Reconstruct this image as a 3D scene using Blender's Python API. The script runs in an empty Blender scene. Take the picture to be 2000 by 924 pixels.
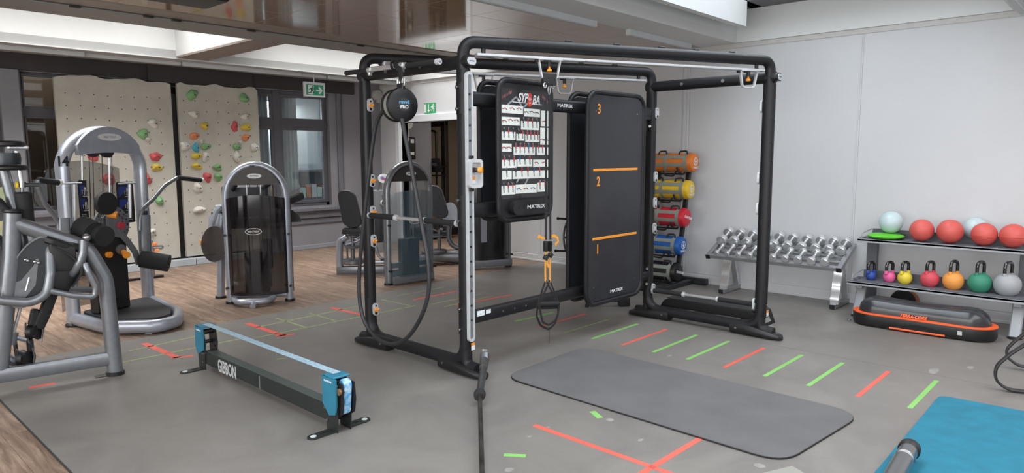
import bpy, bmesh, math, random
import numpy as np
from mathutils import Vector, Matrix
S = bpy.context.scene
COL = S.collection
random.seed(7)
PI = math.pi
# ------------------------------------------------ camera, light, exposure
CAM_F, CAM_H = 1342.56, 1.6
def cam_axes(yaw, pit, rol):
    f = Vector((math.cos(yaw)*math.cos(pit), math.sin(yaw)*math.cos(pit), -math.sin(pit)))
    r = Vector((math.sin(yaw), -math.cos(yaw), 0)); d = f.cross(r)
    return r*math.cos(rol)+d*math.sin(rol), -r*math.sin(rol)+d*math.cos(rol), f
CR, CD, CF = cam_axes(0.74553783, 0.11719992, 0.00273231)
cam = bpy.data.cameras.new('camera'); co = bpy.data.objects.new('camera', cam); COL.objects.link(co)
cam.sensor_width = 36; cam.lens = CAM_F/2000*36; cam.clip_start = .05
mw = Matrix.Identity(4)
for i in range(3):
    mw[i][0] = CR[i]; mw[i][1] = -CD[i]; mw[i][2] = -CF[i]
mw[0][3] = 0; mw[1][3] = 0; mw[2][3] = CAM_H
co.matrix_world = mw
S.camera = co
S.view_settings.view_transform = 'Standard'; S.view_settings.look = 'None'
S.view_settings.gamma = 1; S.view_settings.use_curve_mapping = False
S.view_settings.exposure = 0.4
w = bpy.data.worlds.new('world'); S.world = w; w.use_nodes = True
w.node_tree.nodes['Background'].inputs[0].default_value = (.85, .92, 1, 1)
w.node_tree.nodes['Background'].inputs[1].default_value = .6
def area(name, loc, sx, sy, e, col=(1, 1, 1), rot=(0, 0, 0), spread=180):
    l = bpy.data.lights.new(name, 'AREA'); l.shape = 'RECTANGLE'; l.size = sx; l.size_y = sy; l.energy = e; l.color = col; l.spread = math.radians(spread)
    o = bpy.data.objects.new(name, l); COL.objects.link(o); o.location = loc; o.rotation_euler = rot
    return o
area('skylight_right', (2.45, 2.33, 3.98), 9.8, 1.95, 155, (.84, .92, 1), (0, 0, 0), 150)
area('skylight_left_far', (6.3, 8.53, 3.72), 2.6, 1.6, 66, (1, .99, .98), (0, 0, 0), 112)
area('skylight_left', (1.2, 8.53, 3.72), 5.4, 1.6, 146, (1, .99, .98), (0, 0, 0), 112)
area('skylight_behind', (2.2, -1.2, 2.88), 9, 2.6, 205, (1, .98, 1))  # added fill light overhead behind the camera, no roof opening modelled there
area('window_behind', (-2.95, 2.0, 1.7), 2.2, 8, 210, (1, .99, .97), (0, -PI/2, 0))  # added fill from behind the camera to even out the room, plain wall there
area('corridor_lamp', (9.2, 8.6, 2.75), .8, .8, 22, (1, .93, .84))
area('adjoining_room_lamp', (6.0, 11.9, 2.6), 1.6, .8, 95, (.85, .93, 1))  # unseen fill added to brighten the closed room behind the right window
area('storage_room_lamp', (2.2, 11.05, 2.85), 2.6, .3, 8, (1, .9, .8))  # unseen fill added to brighten the brown boards behind the left windows

# ------------------------------------------------ pixel helpers: where a ray of the photograph meets a plane of the room
def ray(px, py): return CR*((px-1000)/CAM_F)+CD*((py-462)/CAM_F)+CF
O0 = Vector((0, 0, CAM_H))
def FL(px, py, z=0.): d = ray(px, py); return O0+d*((z-CAM_H)/d.z)
def WX(px, py, X): d = ray(px, py); return O0+d*(X/d.x)
def WY(px, py, Y): d = ray(px, py); return O0+d*(Y/d.y)
def VP(px, py, a, b):
    d = ray(px, py); n = Vector((-(b[1]-a[1]), b[0]-a[0])); t = (n.x*a[0]+n.y*a[1])/(n.x*d.x+n.y*d.y)
    return O0+d*t

# ------------------------------------------------ materials
def lin(h):
    h = h.lstrip('#'); v = [int(h[i:i+2], 16)/255 for i in (0, 2, 4)]
    return tuple(x/12.92 if x <= .04045 else ((x+.055)/1.055)**2.4 for x in v)+(1,)
MATS = {}
def mat(name, hexc, rough=.5, metal=0., var=0., scale=8., bump=0., bscale=60., alpha=1., coat=0., spec=.5, hex2=None, emit=0.):
    if name in MATS: return MATS[name]
    m = bpy.data.materials.new(name); m.use_nodes = True; MATS[name] = m
    nt = m.node_tree; p = nt.nodes['Principled BSDF']
    c = lin(hexc)
    p.inputs['Base Color'].default_value = c
    p.inputs['Roughness'].default_value = rough; p.inputs['Metallic'].default_value = metal
    p.inputs['Specular IOR Level'].default_value = spec
    if coat: p.inputs['Coat Weight'].default_value = coat; p.inputs['Coat Roughness'].default_value = .08
    if alpha < 1: p.inputs['Alpha'].default_value = alpha
    if emit: p.inputs['Emission Color'].default_value = c; p.inputs['Emission Strength'].default_value = emit
    tc = nt.nodes.new('ShaderNodeTexCoord')
    if var or hex2:
        n = nt.nodes.new('ShaderNodeTexNoise'); n.inputs['Scale'].default_value = scale; n.inputs['Detail'].default_value = 4
        nt.links.new(tc.outputs['Object'], n.inputs['Vector'])
        r = nt.nodes.new('ShaderNodeValToRGB'); r.color_ramp.elements[0].position = .35; r.color_ramp.elements[1].position = .65
        c2 = lin(hex2) if hex2 else tuple(min(1, x*(1+var)) for x in c[:3])+(1,)
        c1 = c if hex2 else tuple(x*(1-var) for x in c[:3])+(1,)
        r.color_ramp.elements[0].color = c1; r.color_ramp.elements[1].color = c2
        nt.links.new(n.outputs['Fac'], r.inputs['Fac']); nt.links.new(r.outputs['Color'], p.inputs['Base Color'])
    if bump:
        n2 = nt.nodes.new('ShaderNodeTexNoise'); n2.inputs['Scale'].default_value = bscale; n2.inputs['Detail'].default_value = 3
        nt.links.new(tc.outputs['Object'], n2.inputs['Vector'])
        b = nt.nodes.new('ShaderNodeBump'); b.inputs['Strength'].default_value = bump; b.inputs['Distance'].default_value = .003
        nt.links.new(n2.outputs['Fac'], b.inputs['Height']); nt.links.new(b.outputs['Normal'], p.inputs['Normal'])
    return m
def glassmat(name, tint, gloss=.1, rough=.02):
    m = bpy.data.materials.new(name); m.use_nodes = True; MATS[name] = m; nt = m.node_tree
    nt.nodes.remove(nt.nodes['Principled BSDF'])
    t = nt.nodes.new('ShaderNodeBsdfTransparent'); t.inputs[0].default_value = tint
    g = nt.nodes.new('ShaderNodeBsdfGlossy'); g.inputs['Roughness'].default_value = rough
    mx = nt.nodes.new('ShaderNodeMixShader'); mx.inputs[0].default_value = gloss
    nt.links.new(t.outputs[0], mx.inputs[1]); nt.links.new(g.outputs[0], mx.inputs[2])
    nt.links.new(mx.outputs[0], nt.nodes['Material Output'].inputs[0])
    return m
BLACK = mat('black_powder_coat', '#1c1c1f', .42, .0, var=.12, scale=30, bump=.15, bscale=400, spec=.35)
BLACKP = mat('black_plastic', '#18181a', .42, bump=.1, bscale=200, var=.1)
RUBBER = mat('black_rubber', '#202022', .7, bump=.2, bscale=300, var=.15)
GRIP = mat('black_foam_grip', '#1e1e20', .8, bump=.5, bscale=500, var=.1)
BOARD = mat('black_board', '#2c2d32', .36, var=.12, scale=5, bump=.1, bscale=20)
SILVER = mat('satin_aluminium', '#cdd0d3', .36, .3, var=.05, scale=20)
CHROME = mat('chrome', '#dcdee0', .2, .72, var=.04, scale=20)
STEEL = mat('bolt_steel', '#a9a9ab', .28, 1., var=.05, scale=50)
ORANGE = mat('orange_plastic', '#f0982e', .45, var=.06, scale=20)
WHITEP = mat('white_plastic', '#dcdedf', .45, var=.03)
LOGO = mat('white_print', '#dfe1e3', .5, var=.03)
MSIL = mat('silver_grey_machine_paint', '#7f8388', .3, .55, var=.06, scale=25, bump=.08, bscale=300, coat=.2)
MSILL = mat('pale_silver_machine_paint', '#a3a9b4', .3, .4, var=.06, scale=12, coat=.3)
VINYLB = mat('black_upholstery', '#232428', .5, bump=.3, bscale=150, var=.12)
VINYLG = mat('charcoal_upholstery', '#3b3d44', .5, bump=.3, bscale=150, var=.1)
SMOKE = mat('smoked_acrylic', '#191316', .08, alpha=.72, coat=.25)
SMOKEL = mat('light_smoked_acrylic', '#4e6470', .08, alpha=.34, coat=.5)
TAN = mat('tan_print', '#c8a060', .5, var=.05)
REDP = mat('red_plastic', '#b83a45', .45, var=.08)
YELP = mat('yellow_plastic', '#e0c02a', .45, var=.06)

# ------------------------------------------------ mesh builder
def fillet(pts, r, n=6, closed=False):
    pts = [Vector(p) for p in pts]; out = []; N = len(pts)
    for i, p in enumerate(pts):
        if not closed and i in (0, N-1): out.append(p); continue
        a = pts[i-1]-p; b = pts[(i+1) % N]-p; la, lb = a.length, b.length
        a.normalize(); b.normalize(); ang = a.angle(b, PI)
        if ang > PI-.02: out.append(p); continue
        d = min(r/math.tan(ang/2), la*.49, lb*.49)
        for k in range(n+1):
            t = k/n
            q = (p+a*d)*(1-t)**2+p*2*t*(1-t)+(p+b*d)*t*t
            out.append(q)
    return out
class MB:
    def __init__(s): s.bm = bmesh.new(); s.mi = 0
    def _f(s, vs):
        try: f = s.bm.faces.new(vs); f.material_index = s.mi; return f
        except ValueError: return None
    def box(s, c, size, rot=None, bev=0., seg=1):
        g = bmesh.ops.create_cube(s.bm, size=1)
        M = Matrix.Translation(Vector(c)) @ (rot.to_4x4() if rot else Matrix.Identity(4)) @ Matrix.Diagonal((size[0], size[1], size[2], 1))
        bmesh.ops.transform(s.bm, matrix=M, verts=g['verts'])
        fs = set(f for v in g['verts'] for f in v.link_faces)
        for f in fs: f.material_index = s.mi
        if bev:
            es = list(set(e for f in fs for e in f.edges))
            r = bmesh.ops.bevel(s.bm, geom=es, offset=bev, segments=seg, affect='EDGES', profile=.7, clamp_overlap=True)
            for f in r['faces']: f.material_index = s.mi
        return s
    def b2(s, lo, hi, bev=0., seg=1):
        lo = Vector(lo); hi = Vector(hi); return s.box((lo+hi)/2, [abs(x) for x in (hi-lo)], None, bev, seg)
    def rings(s, rings, closed=False, cap=True):
        R = [[s.bm.verts.new(p) for p in r] for r in rings]; n = len(R[0])
        for i in range(len(R)-(0 if closed else 1)):
            a = R[i]; b = R[(i+1) % len(R)]
            for k in range(n): s._f((a[k], a[(k+1) % n], b[(k+1) % n], b[k]))
        if cap and not closed: s._f(R[0][::-1]); s._f(R[-1])
        return s
    def tube(s, pts, r, n=12, rb=None, up=None, closed=False, cap=True, ex=2., taper=None):
        pts = [Vector(p) for p in pts]; N = len(pts); tans = []
        for i in range(N):
            if closed: t = (pts[(i+1) % N]-pts[i-1])
            elif i == 0: t = pts[1]-pts[0]
            elif i == N-1: t = pts[-1]-pts[-2]
            else: t = (pts[i+1]-pts[i]).normalized()+(pts[i]-pts[i-1]).normalized()
            tans.append(t.normalized() if t.length > 1e-9 else Vector((0, 0, 1)))
        u = Vector(up) if up else (Vector((0, 0, 1)) if abs(tans[0].z) < .9 else Vector((0, 1, 0)))
        rings = []
        for i in range(N):
            t = tans[i]; u = u-t*u.dot(t)
            if u.length < 1e-6: u = t.orthogonal()
            u.normalize(); v = t.cross(u); k = taper[i] if taper else 1
            ring = []
            for j in range(n):
                a = 2*PI*j/n; c, q = math.cos(a), math.sin(a)
                c = math.copysign(abs(c)**(2/ex), c); q = math.copysign(abs(q)**(2/ex), q)
                ring.append(pts[i]+u*(c*(rb or r)*k)+v*(q*r*k))
            rings.append(ring)
        return s.rings(rings, closed, cap)
    def cyl(s, a, b, r, r1=None, n=16):
        a = Vector(a); b = Vector(b); k = (r1/r) if r1 is not None else 1
        return s.tube([a, b], r, n, taper=[1, k])
    def lathe(s, prof, o, ax=(0, 0, 1), n=20, sx=1., cap=True):
        o = Vector(o); ax = Vector(ax).normalized(); u = ax.orthogonal().normalized(); v = ax.cross(u)
        return s.rings([[o+ax*z+u*(math.cos(2*PI*j/n)*max(r, 1e-4))+v*(math.sin(2*PI*j/n)*max(r, 1e-4)*sx) for j in range(n)] for r, z in prof], False, cap)
    def sph(s, c, r, sc=(1, 1, 1), n=16, m=10, rot=None):
        c = Vector(c); R = []
        for i in range(m+1):
            t = PI*i/m; z = -math.cos(t); q = max(math.sin(t), 1e-3); ring = []
            for j in range(n):
                p = Vector((q*math.cos(2*PI*j/n)*sc[0], q*math.sin(2*PI*j/n)*sc[1], z*sc[2]))*r
                if rot: p = rot @ p
                ring.append(c+p)
            R.append(ring)
        return s.rings(R)
    def prism(s, poly, o, u, v, th):
        o = Vector(o); u = Vector(u); v = Vector(v); w_ = u.cross(v).normalized()*th
        a = [s.bm.verts.new(o+u*x+v*y) for x, y in poly]; b = [s.bm.verts.new(o+u*x+v*y+w_) for x, y in poly]; n = len(a)
        s._f(a[::-1]); s._f(b)
        for k in range(n): s._f((a[k], a[(k+1) % n], b[(k+1) % n], b[k]))
        return s
    def annulus(s, outer, inner, o, u, v, th):
        o = Vector(o); u = Vector(u); v = Vector(v); w_ = u.cross(v).normalized()*th; n = len(outer)
        f = lambda P, d: [s.bm.verts.new(o+u*x+v*y+d) for x, y in P]
        z = Vector((0, 0, 0)); A, I, A2, I2 = f(outer, z), f(inner, z), f(outer, w_), f(inner, w_)
        for k in range(n):
            l = (k+1) % n
            s._f((A[l], A[k], I[k], I[l])); s._f((A2[k], A2[l], I2[l], I2[k]))
            s._f((A[k], A[l], A2[l], A2[k])); s._f((I[l], I[k], I2[k], I2[l]))
        return s
    def quad(s, a, b, c, d): s._f([s.bm.verts.new(Vector(p)) for p in (a, b, c, d)]); return s
    def text(s, body, size, o, u, v, th=.001, bold=0., shear=0., wide=1., align='CENTER'):
        c = bpy.data.curves.new('t', 'FONT'); c.body = body; c.size = size; c.align_x = align; c.align_y = 'CENTER'
        c.extrude = th/2; c.offset = bold; c.shear = shear; c.resolution_u = 3
        o_ = bpy.data.objects.new('t', c); me = bpy.data.meshes.new_from_object(o_)
        u = Vector(u).normalized(); v = Vector(v).normalized(); w_ = u.cross(v)
        M = Matrix(((u.x, v.x, w_.x, o[0]), (u.y, v.y, w_.y, o[1]), (u.z, v.z, w_.z, o[2]), (0, 0, 0, 1))) @ Matrix.Diagonal((wide, 1, 1, 1))
        me.transform(M); nf = len(s.bm.faces); s.bm.from_mesh(me); s.bm.faces.ensure_lookup_table()
        for f in s.bm.faces[nf:]: f.material_index = s.mi
        bpy.data.objects.remove(o_); bpy.data.curves.remove(c); bpy.data.meshes.remove(me)
        return s
def rr(w_, h, r, n=5, cx=0, cy=0):
    out = []
    for (sx, sy, a0) in ((1, 1, 0), (-1, 1, 90), (-1, -1, 180), (1, -1, 270)):
        for k in range(n+1):
            a = math.radians(a0+90*k/n); out.append((cx+sx*(w_/2-r)+r*math.cos(a), cy+sy*(h/2-r)+r*math.sin(a)))
    return out
def ell(a, b, n=24, cx=0, cy=0): return [(cx+a*math.cos(2*PI*k/n), cy+b*math.sin(2*PI*k/n)) for k in range(n)]
WM = {}
def finish(name, b, mats, smooth=.6):
    bmesh.ops.recalc_face_normals(b.bm, faces=b.bm.faces)
    me = bpy.data.meshes.new(name); b.bm.to_mesh(me); b.bm.free()
    for m in (mats if isinstance(mats, (list, tuple)) else [mats]): me.materials.append(m)
    if smooth:
        me.polygons.foreach_set('use_smooth', [True]*len(me.polygons)); me.set_sharp_from_angle(angle=smooth)
    o = bpy.data.objects.new(name, me); COL.objects.link(o)
    return o
def thing(name, label, cat, loc=(0, 0, 0), rz=0., group=None):
    o = bpy.data.objects.new(name, None); COL.objects.link(o); o.empty_display_size = .1
    o.location = loc; o.rotation_euler = (0, 0, rz); o['label'] = label; o['category'] = cat
    if group: o['group'] = group
    WM[o] = Matrix.Translation(Vector(loc)) @ Matrix.Rotation(rz, 4, 'Z')
    return o
def part(name, b, mats, parent, label=None, world=True, kind=None, smooth=.6):
    if world: b.bm.transform(WM[parent].inverted())
    o = finish(name, b, mats, smooth); o.parent = parent; WM[o] = WM[parent]
    if label: o['label'] = label
    if kind: o['kind'] = kind
    return o
def single(name, b, mats, label, cat, loc, group=None, smooth=.6):
    loc = Vector(loc); b.bm.transform(Matrix.Translation(-loc))
    o = finish(name, b, mats, smooth); o.location = loc; o['label'] = label; o['category'] = cat
    if group: o['group'] = group
    WM[o] = Matrix.Translation(loc)
    return o
def struct(name, b, mats, smooth=.6):
    o = finish(name, b, mats, smooth); o['kind'] = 'structure'; WM[o] = Matrix.Identity(4); return o
def piece(name, src_mesh, parent, loc, rz=0., label=None):
    o = bpy.data.objects.new(name, src_mesh); COL.objects.link(o); o.parent = parent; o.location = loc; o.rotation_euler = (0, 0, rz)
    if label: o['label'] = label
    return o
KIDS = {}
def dup(root, loc, rz, label, group=None):
    r = root.copy(); COL.objects.link(r); r.location = loc; r.rotation_euler = (0, 0, rz); r['label'] = label
    if group: r['group'] = group
    def rec(o, p):
        for ch in list(o.children):
            c = ch.copy(); COL.objects.link(c); c.parent = p; rec(ch, c)
    rec(root, r); WM[r] = Matrix.Translation(Vector(loc)) @ Matrix.Rotation(rz, 4, 'Z')
    return r
X_, Y_, Z_ = Vector((1, 0, 0)), Vector((0, 1, 0)), Vector((0, 0, 1))
# ================================================ THE SETTING
# --- materials of the room
def vinyl():
    m = mat('grey_sports_vinyl', '#82817c', .42, bump=.12, bscale=260)
    nt = m.node_tree; p = nt.nodes['Principled BSDF']; tc = [n for n in nt.nodes if n.type == 'TEX_COORD'][0]
    n1 = nt.nodes.new('ShaderNodeTexNoise'); n1.inputs['Scale'].default_value = 1.6; n1.inputs['Detail'].default_value = 8; n1.inputs['Roughness'].default_value = .62
    n1.inputs['Distortion'].default_value = .8
    r1 = nt.nodes.new('ShaderNodeValToRGB'); r1.color_ramp.elements[0].position = .3; r1.color_ramp.elements[1].position = .7
    r1.color_ramp.elements[0].color = lin('#706c68'); r1.color_ramp.elements[1].color = lin('#817d78')
    n2 = nt.nodes.new('ShaderNodeTexNoise'); n2.inputs['Scale'].default_value = 2.3; n2.inputs['Detail'].default_value = 12; n2.inputs['Roughness'].default_value = .75; n2.inputs['Distortion'].default_value = 2.5
    r2 = nt.nodes.new('ShaderNodeValToRGB'); r2.color_ramp.elements[0].position = .66; r2.color_ramp.elements[1].position = .8
    r2.color_ramp.elements[0].color = (0, 0, 0, 1); r2.color_ramp.elements[1].color = (.5, .5, .5, 1)
    n3 = nt.nodes.new('ShaderNodeTexNoise'); n3.inputs['Scale'].default_value = 220
    mx = nt.nodes.new('ShaderNodeMixRGB'); mx.inputs[2].default_value = lin('#96948f')
    m2 = nt.nodes.new('ShaderNodeMixRGB'); m2.blend_type = 'OVERLAY'; m2.inputs[0].default_value = .18
    for n in (n1, n2, n3): nt.links.new(tc.outputs['Object'], n.inputs['Vector'])
    nt.links.new(n1.outputs['Fac'], r1.inputs['Fac']); nt.links.new(n2.outputs['Fac'], r2.inputs['Fac'])
    nt.links.new(r2.outputs['Color'], mx.inputs[0]); nt.links.new(r1.outputs['Color'], mx.inputs[1])
    nt.links.new(mx.outputs['Color'], m2.inputs[1]); nt.links.new(n3.outputs['Fac'], m2.inputs[2])
    nt.links.new(m2.outputs['Color'], p.inputs['Base Color'])
    return m
def wood():
    m = mat('brown_wood_plank', '#7a6352', .45, bump=.1, bscale=120)
    nt = m.node_tree; p = nt.nodes['Principled BSDF']; tc = [n for n in nt.nodes if n.type == 'TEX_COORD'][0]
    oi = nt.nodes.new('ShaderNodeObjectInfo')
    ad = nt.nodes.new('ShaderNodeVectorMath'); ad.operation = 'ADD'
    sc = nt.nodes.new('ShaderNodeVectorMath'); sc.operation = 'MULTIPLY'; sc.inputs[1].default_value = (14, 1.3, 1)
    mu = nt.nodes.new('ShaderNodeMath'); mu.operation = 'MULTIPLY'; mu.inputs[1].default_value = 37
    nt.links.new(oi.outputs['Random'], mu.inputs[0]); nt.links.new(mu.outputs[0], ad.inputs[1])
    nt.links.new(tc.outputs['Object'], ad.inputs[0]); nt.links.new(ad.outputs[0], sc.inputs[0])
    n = nt.nodes.new('ShaderNodeTexNoise'); n.inputs['Scale'].default_value = 1.6; n.inputs['Detail'].default_value = 9; n.inputs['Roughness'].default_value = .68; n.inputs['Distortion'].default_value = .9
    nt.links.new(sc.outputs[0], n.inputs['Vector'])
    r = nt.nodes.new('ShaderNodeValToRGB'); e = r.color_ramp.elements
    e[0].position = .28; e[0].color = lin('#574639'); e[1].position = .74; e[1].color = lin('#a5917e')
    k = e.new(.5); k.color = lin('#816b5b')
    nt.links.new(n.outputs['Fac'], r.inputs['Fac'])
    hs = nt.nodes.new('ShaderNodeHueSaturation'); mr = nt.nodes.new('ShaderNodeMapRange'); mr.inputs[3].default_value = .82; mr.inputs[4].default_value = 1.12
    nt.links.new(oi.outputs['Random'], mr.inputs[0]); nt.links.new(mr.outputs[0], hs.inputs['Value'])
    nt.links.new(r.outputs['Color'], hs.inputs['Color']); nt.links.new(hs.outputs[0], p.inputs['Base Color'])
    return m
VIN = vinyl(); WOOD = wood()
WALLM = mat('white_wall_paint', '#cacbcd', .6, bump=.35, bscale=180, var=.02, scale=1)
WALLG = mat('grey_plaster', '#87858b', .75, bump=.5, bscale=120, var=.04, scale=2)
WALLD = mat('dark_header', '#3b3536', .6, var=.05)
TRIMG = mat('grey_trim_paint', '#6d6d74', .5, var=.04)
FRAMEG = mat('window_frame_grey', '#56565c', .45, var=.05)
CEILW = mat('matt_ceiling', '#d8d8d6', .6, var=.01)
CEILG = mat('grey_ceiling_edge', '#8a8884', .5, var=.03)
WHITE = mat('coffer_white', '#dcdedd', .6, var=.01)
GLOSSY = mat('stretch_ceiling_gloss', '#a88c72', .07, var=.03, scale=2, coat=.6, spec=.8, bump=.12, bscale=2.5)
BEAMB = mat('taupe_beam', '#8d837c', .5, var=.04)
# --- floors
b = MB(); b.b2((-3, -3, -.1), (11.6, 13, -.0125)); floor = struct('floor', b, mat('subfloor', '#55483f', .7, var=.05))
pl = MB(); pl.b2((-.0845, -.62, -.01), (.0845, .62, 0), .0012); tmp = finish('plank', pl, WOOD, .3); pm = tmp.data; bpy.data.objects.remove(tmp)
k = 0
for i in range(61):
    x = -.9+i*.17+.085-.0
    off = random.random()*1.24
    y = 6.25-off*.0
    y0 = 6.4-off
    while y0 < 10.6:
        yc = y0+.62
        if yc+.62 > 6.3:
            o = piece('plank', pm, floor, (x, yc, -.002))
            if yc+.62 > 10.62: o.scale = (1, (10.6-(yc-.62))/1.24, 1); o.location.y = (10.6+yc-.62)/2
        y0 += 1.241
for i in range(11):
    x = -.9+i*.17+.085
    off = random.random()
    for j in range(3): piece('plank', pm, floor, (x, 5.8-off*.6-j*1.241 if j else 5.8-off*.6, -.003))
b = MB(); pts = [(.93, -3), (7.88, -3), (7.88, 6.62), (.93, 6.42)]
b.prism(pts, (0, 0, -.002), X_, Y_, .003); vf = struct('floor', b, VIN)
# thresholds edge strip of darker joint
b = MB(); b.b2((.922, -3, -.004), (.932, 6.42, .0016)); part('floor_seam', b, mat('dark_joint', '#34302c', .7), vf)
b = MB(); b.b2((5.66, -2.9, .0008), (5.663, 2.35, .0016)); part('floor_seam', b, mat('vinyl_weld', '#67645f', .6), vf)
# tapes
TR = mat('red_tape', '#dc5f50', .5, var=.06, scale=3); TG = mat('green_tape', '#7fbb62', .5, var=.06, scale=3); TY = mat('faint_green_line', '#8f9c68', .6, var=.1)
def tape(p, q, wd, m, name='floor_tape', lab=None):
    p = Vector(p); q = Vector(q); d = (q-p).normalized(); n = Vector((-d.y, d.x, 0))*wd/2
    b = MB(); b.prism([(0, -wd/2), ((q-p).length, -wd/2), ((q-p).length, wd/2), (0, wd/2)], (p.x, p.y, .001), d, Vector((-d.y, d.x, 0)), .0012)
    part(name, b, m, vf, lab)
ys = [4.10, 3.79, 3.48, 3.17, 2.865, 2.56, 2.25, 1.94, 1.63, 1.31, 1.0]
cols = 'RYGRGGRGGRG'
for y, c in zip(ys, cols):
    tape((4.80, y, 0), (5.53, y-.005, 0), .031 if c != 'Y' else .02, {'R': TR, 'G': TG, 'Y': TY}[c], 'floor_tape', {'R': 'red tape strip', 'G': 'green tape strip', 'Y': 'worn green tape strip'}[c])
for px0, py0, px1, py1, m, wd in ((1690, 0, 0, 0, None, 0),): pass
def tpx(a, c, wd, m, lab=None): tape(FL(*a), FL(*c), wd, m, 'floor_tape', lab)
tpx((1043, 831), (1345, 938), .036, TR, 'long red tape line'); tpx((1374, 853), (1220, 945), .036, TR, 'long red tape line')
tpx((1157, 804), (1172, 817), .04, TG, 'short green tape'); tpx((984, 889), (1027, 891), .035, TG, 'short green tape')
for a, c in (((281, 671), (348, 699)), ((483, 632), (557, 657)), ((646, 601), (715, 617))): tpx(a, c, .055, TR, 'red tape strip with a torn end')
for a in ((353, 699), (556, 656)):
    q = FL(*a); tape(q+Vector((-.06, .05, 0)), q+Vector((.09, -.02, 0)), .035, TR, 'floor_tape', 'torn red tape end')
q = FL(78, 755); tape(q+Vector((-.06, .02, 0)), q+Vector((.09, .0, 0)), .05, TR, 'floor_tape', 'torn red tape end')
for a, c, m in (((808, 586), (892, 569), TR), ((890, 596), (1000, 576), TR), ((775, 578), (868, 561), TY), ((843, 594), (938, 575), TY), ((868, 599), (962, 578), TY), ((1006, 628), (1080, 611), TG),
                ((240, 708), (470, 662), TY), ((252, 686), (430, 647), TY), ((500, 660), (812, 597), TY), ((500, 640), (700, 598), TY), ((540, 622), (598, 640), TY), ((605, 612), (655, 627), TY), ((745, 585), (800, 597), TY), ((560, 700), (540, 702), TY)):
    tpx(a, c, .022 if m is TY else .04, m, 'thin worn line' if m is TY else None)
SCUFF = mat('pale_scuff', '#8b8985', .6, var=.1, scale=20)
def blob(px, py, r, asp=1., seed=0):
    q = FL(px, py); rnd = random.Random(seed); b = MB()
    b.prism([(r*math.cos(a)*(.75+.4*rnd.random()), r*asp*math.sin(a)*(.75+.4*rnd.random())) for a in [2*PI*k/14 for k in range(14)]], (q.x, q.y, .001), X_, Y_, .0004)
    part('scuff_mark', b, SCUFF, vf)
for i, (px, py, r, a) in enumerate(((1191, 820, .025, 1), (1071, 835, .012, 1), (1034, 853, .014, 1), (995, 918, .028, .8), (1483, 910, .03, 1), (1308, 695, .03, .5), (1251, 860, .022, .6), (1824, 725, .1, .35), (1895, 718, .06, .4))): blob(px, py, r, a, i)
# --- walls
XW, YW = 7.88, 10.6
b = MB()
yA, yB, zD = 8.25, 9.98, 2.19
b.b2((XW, -3, -.1), (XW+.14, yA, 3.02)); b.b2((XW, yA, zD), (XW+.14, yB, 3.02)); b.b2((XW, yB, -.1), (XW+.14, YW+.2, 3.02))
wr = struct('wall_right', b, WALLM)
SEAM = mat('panel_joint', '#8f9095', .7)
# wall boards with narrow joints and cover strips
bb = MB(); bb.b2((-.004, 0, 0), (0, 1, 1)); 
ycuts = [-3, -1.2, .3, 2.28, 4.26, 4.36, 6.68, yA]
for i in range(len(ycuts)-1):
    a, c = ycuts[i], ycuts[i+1]
    b = MB(); b.b2((XW-.006, a+.003, .115), (XW, c-.003, 2.84)); part('wall_panel', b, WALLM, wr)
b = MB(); b.b2((XW-.008, -3, 2.85), (XW, YW, 2.9)); part('wall_trim', b, mat('wall_top_trim', '#c2c0bd', .6, var=.02), wr)
for yy in (2.30, 4.285, 4.335):
    b = MB(); b.b2((XW-.013, yy-.004, .115), (XW-.005, yy+.004, 2.84)); part('cover_strip', b, WALLM, wr)
b = MB(); b.b2((XW-.016, -3, 0), (XW, yA-.0, .105), .004); b.b2((XW-.02, -3, 0), (XW, yA, .03), .004)
o = struct('baseboard_right', b, mat('white_skirting', '#cacbcd', .45, var=.02))
# door casing (white) around the opening
b = MB(); b.b2((XW-.03, yB, 0), (XW+.16, yB+.16, zD+.12), .01); b.b2((XW-.03, yA-.12, 0), (XW+.16, yA, zD+.12), .01); b.b2((XW-.035, yA-.12, zD), (XW+.16, yB+.16, zD+.13), .01)
b.b2((XW-.045, yB+.03, 0), (XW-.02, yB+.06, zD+.1), .005)
struct('door_1', b, mat('door_casing_white', '#d9dce0', .45, var=.02))
# window wall
b = MB()
def seg(x0, x1, z0, z1): b.b2((x0, YW, z0), (x1, YW+.22, z1))
W1 = (-.6, 2.08, .9, 2.68); W2 = (2.3, 4.6, .9, 2.68); W3 = (5.2, 6.78, .74, 2.68)
seg(-3, W1[0], -.1, 3.02); seg(W1[1], W2[0], -.1, 3.02); seg(W2[1], W3[0], -.1, 3.02); seg(W3[1], XW+.14, -.1, 3.02)
for Wn in (W1, W2, W3): seg(Wn[0], Wn[1], -.1, Wn[2]); seg(Wn[0], Wn[1], Wn[3], 3.02)
wl = struct('wall_left', b, WALLG)
b = MB(); b.b2((-3, YW-.05, 2.69), (XW-.6, YW, 2.9)); b.b2((3.8, YW-.1, 2.66), (5.35, YW-.05, 2.9)); part('header_band', b, WALLD, wl)
b = MB(); b.b2((W1[1]-.02, YW-.1, .0), (W2[0]-.03, YW, 2.69), .006); part('pilaster', b, mat('light_grey_post', '#7f8186', .5, var=.04), wl)
b = MB(); b.b2((-3, YW-.03, .0), (XW, YW, .075), .004); struct('baseboard_left', b, mat('light_grey_skirting', '#8f9299', .5, var=.03))
for (x0, x1, zz) in ((5.0, 6.95, .66), (-3, 2.9, .82)):
    b = MB(); b.b2((x0, YW-.1, zz), (x1, YW+.1, zz+.055), .006); b.b2((x0, YW-.05, zz-.12), (x1, YW, zz), .004); b.b2((x0, YW-.025, zz-.22), (x1+.2, YW, zz-.13), .003); part('window_sill', b, TRIMG, wl)
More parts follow.
